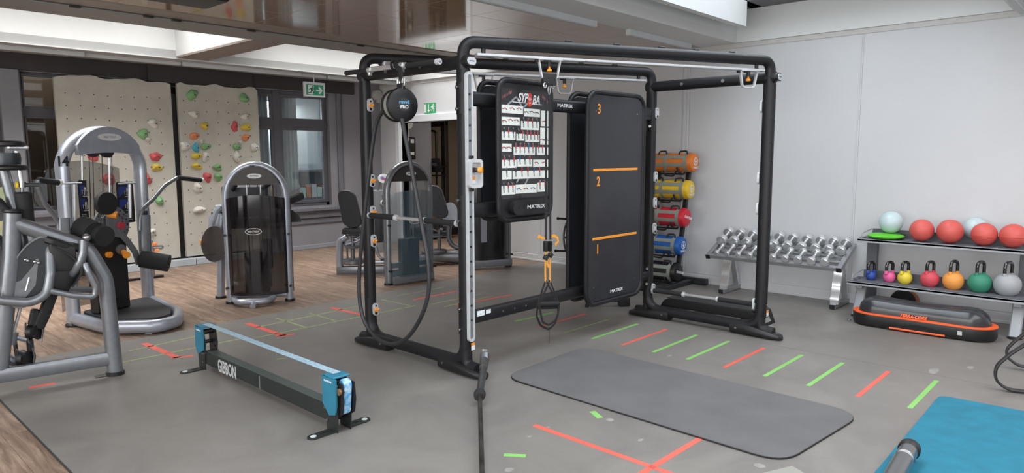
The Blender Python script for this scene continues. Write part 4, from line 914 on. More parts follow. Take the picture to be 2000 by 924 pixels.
# balls on the upper shelf
def ball(x, yy, z, r_, m, lab, cat='ball', nm='ball', grp=None):
    b = MB(); b.sph((x, yy, z), r_, n=32, m=20); o = single(nm, b, m, lab, cat, (x, yy, z-r_), grp)
    return o
REDB = mat('red_rubber_ball', '#cf5a52', .5, bump=.2, bscale=300, var=.05, scale=10); PALE = mat('pale_blue_ball', '#c3d3db', .4, hex2='#b3cbc4', scale=3, coat=.3)
zt = .762
for nm, px, r_, lab in (('a', 1799.5, .107, 'red rubber ball on the upper shelf, nearest the green disc'), ('b', 1855, .113, 'red rubber ball on the upper shelf, in front of the pale ball beside it'), ('c', 1922, .106, 'red rubber ball on the upper shelf with curved grooves, third of the red balls'), ('d', 1979, .108, 'red rubber ball on the upper shelf at the edge of the photo')):
    q = WX(px, 460, 7.575); o = ball(7.575, q.y, zt+r_, r_, REDB, lab, grp='red balls on the upper shelf')
    if nm in 'cd':
        b = MB()
        for kk in range(4): b.tube([Vector((7.575, q.y, zt+r_))+r_*1.002*Vector((-math.cos(a)*math.cos(.12+kk*.13), math.sin(a)*math.cos(.12+kk*.13), -math.sin(.12+kk*.13))) for a in [(-50+10*i)*PI/180 for i in range(11)]], .0022, 6)
        part('groove', b, mat('red_groove', '#b53a33', .5), o, kind='stuff')
q = WX(1740, 437, 7.64); ball(7.64, q.y, .924, .11, PALE, 'pale blue ball resting behind and above the green disc')
q = WX(1904, 455, 7.755); ball(7.77, q.y, .9, .105, PALE, 'pale blue ball half hidden behind the red balls')
q = WX(1728, 466, 7.56); t = thing('balance_disc', 'bright green balance disc on the left end of the upper shelf', 'balance disc', (7.59, q.y, zt))
GRN = mat('bright_green_rubber', '#5fc62a', .5, bump=.25, bscale=150, var=.05)
b = MB(); b.lathe([(0, 0), (.1, .0), (.15, .012), (.165, .024), (.168, .028), (.15, .04), (.1, .05), (0, .053)], (7.59, q.y, zt), Z_, 40); part('cushion', b, GRN, t)
b = MB()
for k in range(48): a = 2*PI*k/48; b.sph((7.59+.13*math.cos(a), q.y+.13*math.sin(a), zt+.045), .0035, n=6, m=4)
part('nub_ring', b, GRN, t, kind='stuff')
# medicine ball under the rack
q = WX(1766, 605, 7.62); t = thing('medicine_ball', 'orange and black medicine ball on the floor under the kettlebell rack', 'ball', (7.62, q.y, 0)); c = Vector((7.62, q.y, .135))
b = MB(); b.sph(c, .133, n=28, m=18); part('ball_body', b, mat('orange_leather', '#b3682f', .5, var=.08), t)
ax = Vector((-.93, .1, .12)).normalized(); b = MB(); b.lathe([(math.sin(a)*.134, math.cos(a)*.134) for a in [1.15, 1.0, .8, .6, .4, .2, .02]], c, ax, 28); part('black_panel', b, RUBBER, t)
# inflatable step trainer
TX, TY0, TY1 = 7.06, .845, 2.0
t = thing('balance_trainer', 'long black inflatable balance trainer with an orange rim in front of the kettlebell rack', 'balance trainer', (TX, 1.42, 0))
def stad(hx, z, ins=0):
    r_ = hx-ins; ya_, yb2 = TY0+hx, TY1-hx; out = []
    for k in range(17): a = -PI+PI*k/16; out.append((TX+r_*math.cos(a), ya_+r_*math.sin(a), z))
    for k in range(17): a = PI*k/16; out.append((TX+r_*math.cos(a), yb2+r_*math.sin(a), z))
    return out
hx = .19
b = MB(); b.rings([stad(hx, .012, .01), stad(hx, .035, 0), stad(hx, .112, -.002), stad(hx, .118, .0)]); bb_ = part('base_shell', b, BLACKP, t)
b = MB(); b.rings([stad(hx, .117, -.001), stad(hx, .126, -.001), stad(hx, .128, .004)]); part('orange_rim', b, mat('bright_orange', '#f0602a', .45, var=.04), t, 'bright orange rim')
b = MB(); R = []
for k in range(41):
    s_ = k/40; yy = TY0+.045+(TY1-TY0-.09)*s_; e = min(s_, 1-s_)*(TY1-TY0-.09)
    pr = math.sqrt(max(0, 1-max(0, 1-e/.16)**2)); wd = (.155)*pr+.002; waist = 1-.12*math.exp(-((s_-.5)/.22)**2)
    hh = (.145*pr)*(1-.13*math.exp(-((s_-.5)/.28)**2))
    R.append([(TX+wd*waist*math.copysign(abs(math.cos(a))**.75, math.cos(a)), yy, .126+hh*abs(math.sin(a))**.62) for a in [PI*j/16 for j in range(17)]])
b.rings(R); part('air_dome', b, mat('black_pvc', '#2e2f33', .28, var=.12, scale=6, coat=.25), t)
b = MB(); b.text('TERRA-CORE', .038, (TX-.166, 1.46, .148), -Y_, Vector((.35, 0, .94)), .003, .0016, .3, .95); part('lettering', b, MATS['bright_orange'], t, 'orange slanted lettering')
b = MB(); b.tube([(TX-hx+.004, 1.64, .024), (TX-hx+.004, 1.2, .024)], .012, 8, rb=.011); part('side_bar', b, MATS['bright_orange'], t)
b = MB(); b.prism([(-.28, 0)]+[(-.28+.56*k/12, .07*math.sin(PI*k/12)) for k in range(13)]+[(.28, 0)], (TX-hx-.0008, 1.42, .012), -Y_, Z_, .002); part('arch_recess', b, mat('deep_black', '#0d0d0e', .8), bb_)
b = MB(); b.b2((TX-hx-.003, 1.075, .05), (TX-hx-.0005, 1.11, .085)); part('sticker', b, mat('sticker_grey', '#b7b7b9', .5, var=.2, scale=150), bb_)
b = MB(); b.tube([(TX-.07+.02*math.cos(a), TY1+.02+.018*math.sin(a), .02) for a in [2*PI*k/12 for k in range(12)]], .005, 6, closed=True); part('strap_ring', b, STEEL, bb_)
# black bent-bar frame at the right edge
t = thing('push_up_frame', 'pair of low bent black flat-bar runners at the right edge of the floor', 'equipment frame', (5.75, .45, 0))
for (a, c_) in (((5.58, .62), (5.95, -.6)), ((6.2, .66), (6.5, -.6))):
    pts = [VP(*p, a, c_) for p in (((2060, 780), (2000, 768), (1966, 763), (1943, 742), (1945, 715), (1975, 690), (2010, 668), (2060, 640)) if a[0] < 6 else ((2060, 722), (2000, 716), (1985, 712), (1966, 697), (1966, 682), (1980, 668), (2010, 644), (2060, 600)))]
    for p in pts: p.z = max(p.z, .016)
    sm = fillet(pts, .12, 5); b = MB(); b.tube(sm, .022, 8, rb=.009, up=Z_, ex=4); part('runner', b, mat('black_flat_bar', '#2b2b2d', .45, .2, var=.08), t)
# chrome and black roller bottom right, little plate
t = thing('chrome_roller', 'thick chrome roller with a ribbed black end at the bottom edge', 'roller', (3.6, .78, .02))
p0 = FL(1778, 874, .075); p1 = FL(1745, 935, .075); d = (p1-p0).normalized()
b = MB(); b.lathe([(0, 0), (.045, .002), (.052, .012), (.052, .05), (.045, .055), (0, .056)], p0, d, 24); part('end_cap', b, BLACKP, t)
b = MB(); b.cyl(p0+d*.05, p0+d*.16, .045, n=24); part('end_sleeve', b, mat('dark_chrome', '#8a8b8d', .2, .9), t)
b = MB(); b.cyl(p0+d*.16, p0+d*.2, .042, n=24); part('collar', b, CHROME, t); b = MB(); b.cyl(p0+d*.2, p0+d*.75, .047, n=24); part('roller_tube', b, mat('dark_chrome', '#8a8b8d', .2, .9), t)
q = FL(1547, 909, .05); b = MB(); b.prism([(0, 0), (-.42, .18), (-.6, -.15), (-.16, -.3)], (q.x, q.y, .003), X_, Y_, .045); single('metal_plate', b, mat('brushed_plate', '#a09f97', .3, .3), 'corner of a pale metal plate at the bottom edge', 'plate', (3.45, 1.2, 0))
# ================================================ WINDOW-WALL SIDE
# climbing wall of two panels with bolted holds
YC = 10.42
t = thing('climbing_wall', 'pale two-panel climbing wall with coloured holds against the window wall', 'climbing wall', (4.1, 10.5, 0))
CW = mat('textured_pale_panel', '#b6b3a9', .75, bump=.9, bscale=90, var=.05, scale=6)
xl = WY(126, 300, YC).x-.06; xm0 = WY(345, 300, YC).x-.03; xm1 = xm0+.09; xr = WY(508, 300, YC).x
zt_ = WY(250, 150, YC).z
zt_ = 2.655
for (x0, x1, nm) in ((xl, xm0, 'left'), (xm1, xr, 'right')):
    b = MB(); n = 24; poly = [(x0, .12), (x1, .12)]+[(x1+(x0-x1)*k/n, zt_+.015*math.sin((x1+(x0-x1)*k/n)*11)+.008*math.sin((x1+(x0-x1)*k/n)*23)-(.03 if k in (0, n) else 0)) for k in range(n+1)]
    b.prism(poly, (0, YC+.05, 0), X_, Z_, .05); part('wall_panel', b, CW, t)
b = MB()
nx = 0
x = xl+.12
while x < xr:
    if not (xm0-.02 < x < xm1+.02):
        z = .3
        while z < 2.55: b.cyl((x, YC-.001, z+.01*math.sin(x*7)), (x, YC+.002, z+.01*math.sin(x*7)), .0085, n=8); z += .163
    x += .166
part('bolt_hole', b, mat('dark_hole', '#3a3936', .8), t, kind='stuff')
b = MB(); b.b2((xl+.1, YC+.06, .02), (xr-.05, YC+.1, 2.5)); part('backing_frame', b, BLACKP, t)
for (x0, x1) in ((xl+.2, xm0+.18), (xm0+.19, xr-.05)):
    b = MB(); b.b2((x0, YC-.1, 0), (x1, YC+.04, .095), .004); part('plinth_board', b, mat('pale_blue_grey_board', '#a9b1b8', .5, var=.03), t)
HC = {'w': ('white', '#d4d3cd'), 'g': ('green', '#7aa874'), 'r': ('red', '#c9575c'), 'y': ('yellow', '#d3bc4c'), 'o': ('orange', '#dc8a5e'), 'b': ('blue', '#4aa3c0')}
holds = [(600, 485, 'w', 20, 16), (560, 525, 'g', 19, 18), (580, 548, 'w', 9, 8), (610, 615, 'r', 20, 17), (615, 657, 'y', 19, 14), (573, 700, 'r', 17, 22), (625, 787, 'g', 14, 18), (365, 612, 'r', 16, 20), (427, 703, 'r', 19, 22), (592, 912, 'w', 18, 14),
         (753, 372, 'g', 21, 20), (957, 385, 'g', 18, 20), (760, 448, 'w', 18, 14), (960, 458, 'w', 16, 14), (802, 494, 'y', 17, 13), (920, 497, 'r', 14, 21), (965, 500, 'y', 21, 15), (762, 534, 'o', 19, 13), (963, 540, 'o', 18, 13), (790, 555, 'w', 8, 8), (943, 558, 'w', 8, 9),
         (726, 573, 'w', 20, 17), (768, 580, 'b', 14, 17), (806, 575, 'g', 19, 13), (928, 577, 'g', 18, 12), (998, 578, 'w', 18, 16), (771, 612, 'y', 20, 12), (807, 615, 'w', 13, 21), (928, 616, 'w', 14, 21), (771, 652, 'y', 20, 12), (853, 657, 'g', 18, 14), (814, 696, 'r', 14, 22), (856, 695, 'g', 19, 14), (776, 738, 'w', 20, 17), (781, 822, 'w', 22, 13)]
for i, (hx_, hy_, c_, rx, ry) in enumerate(holds):
    q = WY(hx_/2.008, hy_/2.008, YC); rnd = random.Random(i+5); sx = rx/2.008/134*1.05; sz = ry/2.008/134*1.05
    b = MB(); R = []; ph = [rnd.uniform(0, 6.28) for _ in range(4)]; am = [rnd.uniform(.06, .2) for _ in range(4)]
    for lvl in range(7):
        tt_ = lvl/6; rr_ = math.cos(tt_*PI/2)**.55 if lvl < 6 else .05; ring = []
        for j in range(18):
            a = 2*PI*j/18; m_ = 1+am[0]*math.sin(2*a+ph[0])+am[1]*.8*math.sin(3*a+ph[1])+am[2]*.5*math.sin(5*a+ph[2]+tt_*2)
            ring.append((q.x+sx*rr_*m_*math.cos(a)-.01*tt_, YC-.055*tt_*(1+.25*math.sin(a+ph[3])), q.z+sz*rr_*m_*math.sin(a)+.008*tt_))
        R.append(ring)
    b.rings(R); cn, hx2 = HC[c_]
    h_ = part('climbing_hold', b, mat(cn+'_hold_resin', hx2, .6, bump=.4, bscale=60, var=.08, scale=25), t, '%s climbing hold' % cn, smooth=1.)
    if rx > 10: b = MB(); b.cyl((q.x+sx*.25, YC-.052, q.z), (q.x+sx*.25, YC-.062, q.z), .009, n=10); part('hold_bolt', b, mat('dark_hole', '#3a3936', .8), h_)
# hanging exit sign
GR = mat('exit_green', '#1f8564', .4, var=.03, emit=.12); GR2 = mat('exit_green_light', '#3f9d6a', .4, var=.03, emit=.1); WS = mat('sign_white', '#e6ebe6', .5)
def runman(o, s, u, v, m, par, flip=1):
    b = MB(); o = Vector(o)
    b.prism(ell(.09*s, .09*s, 12, .12*s*flip, .42*s), o, u, v, .001)
    for P in ([(-.12, .3), (.1, .32), (.16, .05), (.0, -.05), (-.1, .0)], [(.0, .0), (.14, .06), (.3, -.15), (.22, -.42), (.12, -.4), (.17, -.16)], [(-.1, .02), (.04, -.03), (-.08, -.25), (-.4, -.3), (-.4, -.2), (-.16, -.17)],
              [(.08, .3), (.14, .22), (.36, .1), (.4, .18), (.22, .26)], [(-.12, .3), (-.34, .12), (-.3, .04), (-.26, .06), (-.1, .2)]):
        P = [(x*s*flip, y*s) for x, y in P]; b.prism(P, o, u, v, .001)
    return part('running_figure', b, m, par, world=True)
yE = 9.93; c = WY(615, 175, yE)
t = thing('exit_sign', 'hanging green emergency exit sign with running figure and arrow near the window', 'exit sign', (c.x, yE, c.z-.12))
Wd = .375; Hh = .23
b = MB(); b.b2((c.x-Wd/2, yE, c.z-Hh/2), (c.x+Wd/2, yE+.045, c.z+Hh/2), .004); part('housing', b, WHITEP, t)
b = MB(); b.cyl((c.x, yE+.02, c.z+Hh/2), (c.x, yE+.02, 2.9), .008, n=8); part('rod', b, WHITEP, t)
b = MB(); b.b2((c.x-.155, yE-.002, c.z-.09), (c.x+.155, yE, c.z+.075)); fc = part('sign_face', b, GR, t)
b = MB(); b.b2((c.x-.12, yE-.0032, c.z-.08), (c.x-.02, yE-.002, c.z+.065)); part('door_symbol', b, WS, fc)
runman((c.x-.06, yE-.0035, c.z-.02), .145, X_, Z_, mat('exit_green_dark', '#175c46', .4), fc)
b = MB(); b.prism([(.02, -.012), (.09, -.012), (.06, -.045), (.085, -.06), (.14, 0), (.085, .06), (.06, .045), (.09, .012), (.02, .012)], (c.x, yE-.002, c.z-.01), X_, Z_, .0015); part('arrow', b, WS, fc)
# exit sign on the wall above the doorway
pa, pc = WX(829, 213, XW-.006), WX(851, 210, XW-.006); zc = (pa.z+pc.z)/2; yc = (pa.y+pc.y)/2; hw = abs(pa.y-pc.y)/2; hh = .09
t = thing('exit_sign', 'small green exit sign with down arrow on the white wall above the doorway', 'exit sign', (XW-.01, yc, zc-hh))
xs = XW-.006
b = MB(); b.b2((xs-.012, yc-hw, zc-hh), (xs, yc+hw, zc+hh), .001); part('sign_plate', b, GR2, t); fc = t
b = MB(); b.b2((xs-.0135, yc+hw*.55, zc-hh*.8), (xs-.012, yc+hw*.9, zc+hh*.8)); part('door_symbol', b, WS, t)
b = MB(); b.prism([(-.008, .07), (.008, .07), (.008, -.03), (.035, -.03), (0, -.07), (-.035, -.03), (-.008, -.03)], (xs-.0125, yc+.02, zc), -Y_, Z_, .001); part('arrow', b, WS, t)
runman((xs-.0125, yc-hw*.55, zc), .14, -Y_, Z_, WS, t)
# grey round sensor on the wall, disinfectant stand
b = MB(); q = WY(735, 186, YW-.02); b.lathe([(0, 0), (.1, 0), (.1, -.06), (.085, -.09), (0, -.1)], (q.x, YW-.01, q.z), Y_, 20)
b.box((q.x+.03, YW-.06, q.z-.11), (.1, .06, .07), None, .02, 2); single('wall_siren', b, mat('grey_white_plastic', '#b5b5b0', .5, var=.05), 'grey round alarm unit high on the wall by the white corner', 'alarm', (q.x, YW-.05, q.z-.14))
q = FL(738, 500, 0); sy = 9.5; q = WY(737, 420, sy)
t = thing('wipes_dispenser', 'grey wipes dispenser stand with an oval opening and a white oval sign', 'dispenser', (q.x, sy, 0))
za, zb = WY(742, 395, sy).z, WY(735, 348, sy).z
b = MB(); b.tube([(q.x, sy, 0), (q.x, sy, za+.2)], .19, 24, rb=.16, up=X_, ex=3.5); part('body', b, mat('grey_bin', '#85888c', .5, .2, var=.03), t)
b = MB(); b.tube([Vector((q.x+.02+.085*math.cos(a), sy-.2, za+.045*math.sin(a))) for a in [2*PI*k/24 for k in range(24)]], .014, 8, closed=True); part('opening_rim', b, SILVER, t)
b = MB(); b.prism(ell(.08, .04, 24), (q.x+.02, sy-.194, za), X_, Z_, .004); part('opening', b, mat('deep_black', '#0d0d0e', .8), t)
b = MB(); b.prism(ell(.11, .075, 28), (q.x+.0, sy-.19, zb), X_, Z_, .01); sg = part('sign', b, WHITEP, t)
b = MB(); b.prism(ell(.07, .018, 20), (q.x+.02, sy-.2005, zb-.01), X_, Z_, .001); part('print', b, mat('pink_print', '#c55a76', .5), sg); b = MB(); b.prism(ell(.04, .02, 20), (q.x-.03, sy-.2008, zb+.012), X_, Z_, .001); part('print', b, mat('violet_print', '#7a7fc0', .5), sg)
b = MB(); b.tube([(q.x, sy-.02, za+.15), (q.x, sy-.1, zb)], .02, 10); part('neck', b, MSIL, t)
# things in the corridor beyond the doorway
q = WY(797, 290, 10.26); t = thing('paper_dispenser', 'black wall paper dispenser just inside the doorway', 'dispenser', (q.x, 10.34, q.z-.2))
b = MB(); b.box((q.x, 10.28, q.z), (.3, .15, .42), None, .04, 3); part('cover', b, BLACKP, t)
b = MB(); b.b2((q.x+.02, 10.202, q.z+.1), (q.x+.1, 10.205, q.z+.17)); part('label_sticker', b, LOGO, t); b = MB(); b.b2((q.x-.0, 10.202, q.z-.12), (q.x+.1, 10.205, q.z-.07)); part('label_sticker', b, LOGO, t)
b = MB(); b.lathe([(.03, -.2), (.02, -.3), (.01, -.36)], (q.x+.03, 10.28, q.z), Z_, 10); part('paper_tip', b, LOGO, t)
DB = mat('dark_brown_frame', '#2c2422', .45, var=.08)
t = thing('cable_station_frame', 'dark upright gym frame standing in the corridor beyond the doorway', 'gym frame', (10.0, 11, 0)); X9 = 9.6
za = WX(840, 237, X9).z; y1_, y0_ = WX(812, 300, X9).y, WX(868, 300, X9).y
for yy, nm in ((y1_, ''), (y0_, '')): b = MB(); b.b2((X9-.04, yy-.07, 0), (X9+.06, yy+.07, za), .01); part('upright', b, DB, t)
b = MB(); b.b2((X9-.04, y0_-.07, za-.12), (X9+.06, y1_+.07, za), .02); part('top_beam', b, DB, t)
b = MB(); b.tube(fillet([(X9-.08, y0_+.16, 1.0), (X9-.08, y0_+.16, za-.22), (X9-.08, y0_+.3, za-.2)], .08, 4), .025, 8); part('cable_arm', b, DB, t)
t = thing('treadmill', 'dark cardio machine console on a rail beyond the doorway', 'cardio machine', (9.2, 10.2, 0)); X8 = 8.95
c = WX(847, 323, X8); b = MB(); b.box(c, (.05, .42, .28), Matrix.Rotation(-.25, 3, 'Y'), .02, 2); cs = part('console', b, BLACKP, t)
b = MB(); b.box(c+Vector((-.032, .02, .02)), (.006, .3, .06), Matrix.Rotation(-.25, 3, 'Y')); part('display', b, mat('console_print', '#5a5c60', .4, var=.5, scale=90), cs)
b = MB(); b.tube([WX(833, 343, X8), WX(872, 343, X8)], .016, 8); b.tube([WX(852, 330, X8), WX(874, 324, X8)], .014, 8); part('rail', b, BLACKP, t)
for px in (840, 864): q = WX(px, 343, X8); b = MB(); b.tube([(X8, q.y, 0), q], .022, 8); part('upright', b, BLACKP, t)
b = MB(); q = WX(850, 343, X8); b.b2((X8-.6, q.y-.35, .05), (X8+.3, q.y+.35, .22), .03); part('deck', b, BLACKP, t)
b = MB(); q = FL(790, 255, 0); q = WX(787, 262, XW+.15); b.lathe([(.0, 0), (.1, 0), (.09, -.025), (0, -.03)], (q.x+.3, 10.35, 2.2), Y_, 20); single('round_wall_sign', b, WHITEP, 'white round disc at the top of the doorway passage', 'sign', (q.x+.3, 10.35, 2.1))
# ------------------------------------------------ weight-stack towers
def tower(root, w_, h, shroud, logo2, num, tubem, hoodm, h0=.1):
    """local frame: x across, -y towards the viewer"""
    M = WM[root]
    def P(x, y, z): return M @ Vector((x, y, z))
    hw = w_/2; zb = h-.36
    arch = [P(-hw, 0, .02), P(-hw, 0, zb)]+[P(-hw*math.cos(a), 0, zb+.36*math.sin(a)) for a in [PI*k/16 for k in range(1, 16)]]+[P(hw, 0, zb), P(hw, 0, .02)]
    ux = (M.to_3x3() @ Vector((0, 1, 0)))
    b = MB(); b.tube(arch, .04, 14, rb=.052, up=ux); fr = part('arch_frame', b, tubem, root)
    b = MB()
    for s_ in (-1, 1): b.lathe([(.055, 0), (.055, .02), (.045, .03)], P(s_*hw, 0, 0), Z_, 14)
    part('rubber_foot', b, BLACKP, root)
    ux3, uz3 = M.to_3x3() @ X_, Z_; uy3 = M.to_3x3() @ Y_
    # hood under the crown of the arch
    pts = [(-hw*.93*math.cos(a), zb+.335*math.sin(a)) for a in [PI*k/14 for k in range(15)] if math.sin(a) > .38]
    b = MB(); b.prism(pts[::-1], P(0, -.02, 0), ux3, Z_, .05); hd = part('hood', b, hoodm, root)
    b = MB(); b.prism(ell(.075, .026, 24), P(0, -.0725, h-.12), ux3, Z_, .003); lg = part('logo_badge', b, WHITEP, hd)
    b = MB(); b.text('MATRIX', .022, P(0, -.077, h-.12), ux3, Z_, .0008, .0006, wide=1.1); part('lettering', b, mat('grey_print', '#6d7076', .5), lg)
    if num: b = MB(); b.text(num, .04, P(-.02, -.056, h-.012), ux3, (M.to_3x3() @ Vector((0, .6, .8))), .0015, .0012); part('number_sticker', b, BLACKP, fr)
    # bowed shroud
    n = 14; zt = h-.38; R = []
    for k in range(n+1):
        s_ = -1+2*k/n; x = (hw+.045)*s_; y = .03-.2*(1-abs(s_)**3.2)
        R.append([P(x, y, h0), P(x, y, zt+.06*(1-s_*s_)), P(x, y+.006, zt+.06*(1-s_*s_)), P(x, y+.006, h0)])
    b = MB(); b.rings(R); sh_ = part('shroud', b, shroud, root)
    if logo2:
        b = MB(); b.annulus(ell(.085, .036, 24), ell(.078, .031, 24), P(-.02, -.173, h*.53), ux3, Z_, .001); b.text('MATRIX', .026, P(-.02, -.1735, h*.53), ux3, Z_, .001, .0006, wide=1.25); part('lettering', b, LOGO, sh_)
    for s_ in (-1, 1):
        for z in (h0+.08, h*.5): b = MB(); b.cyl(P(s_*(hw+.02), -.06, z), P(s_*(hw+.02), -.1, z), .014, n=10); part('shroud_knob', b, BLACKP, sh_)
    # stack, rods, cables
    b = MB(); c = P(-.02, -.02, h0+.24); b.box(c, (w_*.4, .1, .45), M.to_3x3().copy(), .004); st = part('weight_stack', b, RUBBER, root)
    for s_ in (-1, 1): b = MB(); b.tube([P(-.02+s_*.07, -.02, h0), P(-.02+s_*.07, -.02, h-.18)], .009, 8); part('guide_rod', b, CHROME, root)
    for x in (-.06, .02, .09): b = MB(); b.tube([P(x, -.0, h0+.4), P(x, -.0, h-.15)], .004, 6); part('cable', b, BLACKP, root)
    b = MB(); b.tube([P(-hw, 0, .08), P(hw, 0, .08)], .035, 10); part('base_bar', b, tubem, root)
def facing(p, q):  # placement of a tower whose feet stand at p and q
    p = Vector(p); q = Vector(q); c = (p+q)/2; return (c.x, c.y, 0), math.atan2(q.y-p.y, q.x-p.x), (q-p).length
HOODS = mat('smoked_hood', '#35302d', .35, spec=.3, var=.05)
loc, rz, wd = facing((3.35, 7.29, 0), (3.86, 6.94, 0))
t5 = thing('leg_machine', 'strength machine seen from behind with dark smoked shroud, number 5A on its arch', 'strength machine', loc, rz)
tower(t5, wd+.0, 1.51, SMOKE, True, '5A', MSILL, HOODS)
M5 = WM[t5]
b = MB(); pts = [M5 @ Vector(p) for p in ((-.27, -.06, .055), (-.2, -.25, .055), (.1, -.25, .055), (.14, -.06, .055))]; b.tube(fillet(pts, .12, 6), .033, 12); part('base_bow', b, MSILL, t5)
b = MB(); b.tube([M5 @ Vector((-.03, -.22, .05)), M5 @ Vector((-.04, -.34, .02))], .03, 12); part('base_stub', b, MSILL, t5)
pa5, pb5 = (3.05, 7.9), (4.2, 7.15)
Q = lambda px, py: VP(px, py, pa5, pb5)
b = MB(); q = Q(431, 570); b.tube([(q.x, q.y, .02), Q(432, 500), Q(431, 460), Q(434, 420)], .045, 12); part('side_post', b, MSILL, t5)
b = MB(); b.lathe([(.06, 0), (.06, .02)], (q.x, q.y, 0), Z_, 14); part('rubber_foot', b, BLACKP, t5)
b = MB(); R3 = Q(412, 473); b.prism([(x, z) for x, z in ell(.135, .2, 28)], R3+Vector((-.05, -.2, 0)), Vector((.84, -.5, -.22)).normalized(), Vector((.1, -.1, 1)).normalized(), .006); sd = part('cam_shield', b, mat('smoked_brown_shield', '#3a302c', .15, alpha=.85, coat=.4), t5)
b = MB(); b.box(Q(396, 474), (.06, .03, .07), None, .01); part('adjust_knob', b, ORANGE, t5)
b = MB(); b.tube(fillet([Q(415, 440), Q(420, 425), Q(424, 412), Q(432, 405)], .08, 4), .04, 10); b.prism([(-.09, -.1), (.08, -.1), (.1, .06), (0, .16), (-.08, .1)], Q(424, 440), Vector((.84, -.54, 0)), Z_, .03); part('lever_arm', b, MSILL, t5)
b = MB(); b.cyl(Q(418, 420), Q(434, 418), .022, n=10); b.cyl(Q(421, 404), Q(434, 402), .02, n=10); part('axle', b, MSILL, t5)
b = MB(); b.cyl(Q(413, 419), Q(417, 419), .03, n=10); b.cyl(Q(431, 418), Q(437, 418), .022, n=10); part('end_cap', b, BLACKP, t5)
b = MB(); b.box(Q(565, 388)+Vector((0, .0, 0)), (.33, .22, .09), Matrix.Rotation(-.45, 3, 'Y') @ Matrix.Rotation(-.5, 3, 'Z'), .04, 3); part('arm_pad', b, VINYLB, t5)
b = MB(); b.tube([Q(548, 420), Q(568, 396)], .028, 10, rb=.045, ex=3); part('pad_arm', b, MSILL, t5)
b = MB(); q = Q(552, 432); b.prism([(0, 0), (.22, .0), (.2, .07), (.12, .14), (0, .16)], Q(550, 434), Vector((.84, -.54, 0)), Z_, .03); b.tube([Q(572, 432), Q(578, 428), Q(580, 420)], .012, 6); part('bottle_hook', b, BLACKP, t5)
b = MB(); b.cyl(Q(529, 345), Q(529, 332), .03, n=12); part('grip_end', b, WHITEP, t5); b = MB(); b.cyl(Q(529, 348), Q(524, 362), .024, n=12); b.cyl(Q(452, 372), Q(460, 360), .03, n=10); b.cyl(Q(512, 368), Q(524, 360), .028, n=10); part('foam_grip', b, GRIP, t5)
b = MB(); b.box(Q(480, 405)+Vector((.05, .1, 0)), (.5, .12, .5), Matrix.Rotation(-.55, 3, 'Z'), .06, 3); part('back_pad', b, VINYLG, t5)
b = MB(); b.box(Q(490, 430)+Vector((0, .0, 0)), (.55, .3, .07), Matrix.Rotation(-.55, 3, 'Z'), .03, 2); b.box(Q(522, 495), (.12, .1, .34), Matrix.Rotation(-.55, 3, 'Z'), .03, 2); part('seat_pad', b, VINYLB, t5)
b = MB(); b.tube([Q(517, 470)+Z_*0, Q(524, 560)], .05, 10); part('seat_post', b, MSIL, t5)
loc, rz, wd = facing((5.17, 6.875, 0), (5.80, 6.815, 0))
t13 = thing('leg_extension_machine', 'strength machine with clear bluish shroud and number 13, seen through the left frame', 'strength machine', loc, rz)
tower(t13, wd, 1.50, SMOKEL, True, '13', MSIL, HOODS)
M13 = WM[t13]
b = MB(); b.box(M13 @ Vector((0, -.07, .065)), (wd*.95, .1, .1), M13.to_3x3(), .02, 2); part('base_panel', b, MSIL, t13)
for a, c_ in (((-.29, -.03, .24), (.29, -.03, .24)), ((-.29, -.03, .15), (.29, -.03, .15)), ((-.12, -.03, .08), (-.12, -.03, .24))): b = MB(); b.tube([M13 @ Vector(a), M13 @ Vector(c_)], .035, 8, ex=4); part('cross_brace', b, mat('blue_grey_paint', '#55636e', .4, .3), t13)
# third dark tower by the far wall
loc, rz, wd = facing((6.66, 7.05, 0), (7.26, 6.78, 0))
tdk = thing('pulley_machine', 'dark-shrouded strength machine near the far wall behind the poster panel', 'strength machine', loc, rz)
tower(tdk, wd, 1.5, mat('dark_acrylic', '#131215', .15, alpha=.92, coat=.3), True, '', MSIL, HOODS)
Mdk = WM[tdk]; b = MB(); b.box(Mdk @ Vector((0, -.1, .08)), (wd*.98, .16, .1), Mdk.to_3x3(), .02, 2); part('base_panel', b, MSIL, tdk)
b = MB(); b.box(Mdk @ Vector((-.12, -.19, .6)), (.09, .02, .42), Mdk.to_3x3(), .003); part('side_window', b, mat('pale_window_sheet', '#8d8f99', .3), tdk)
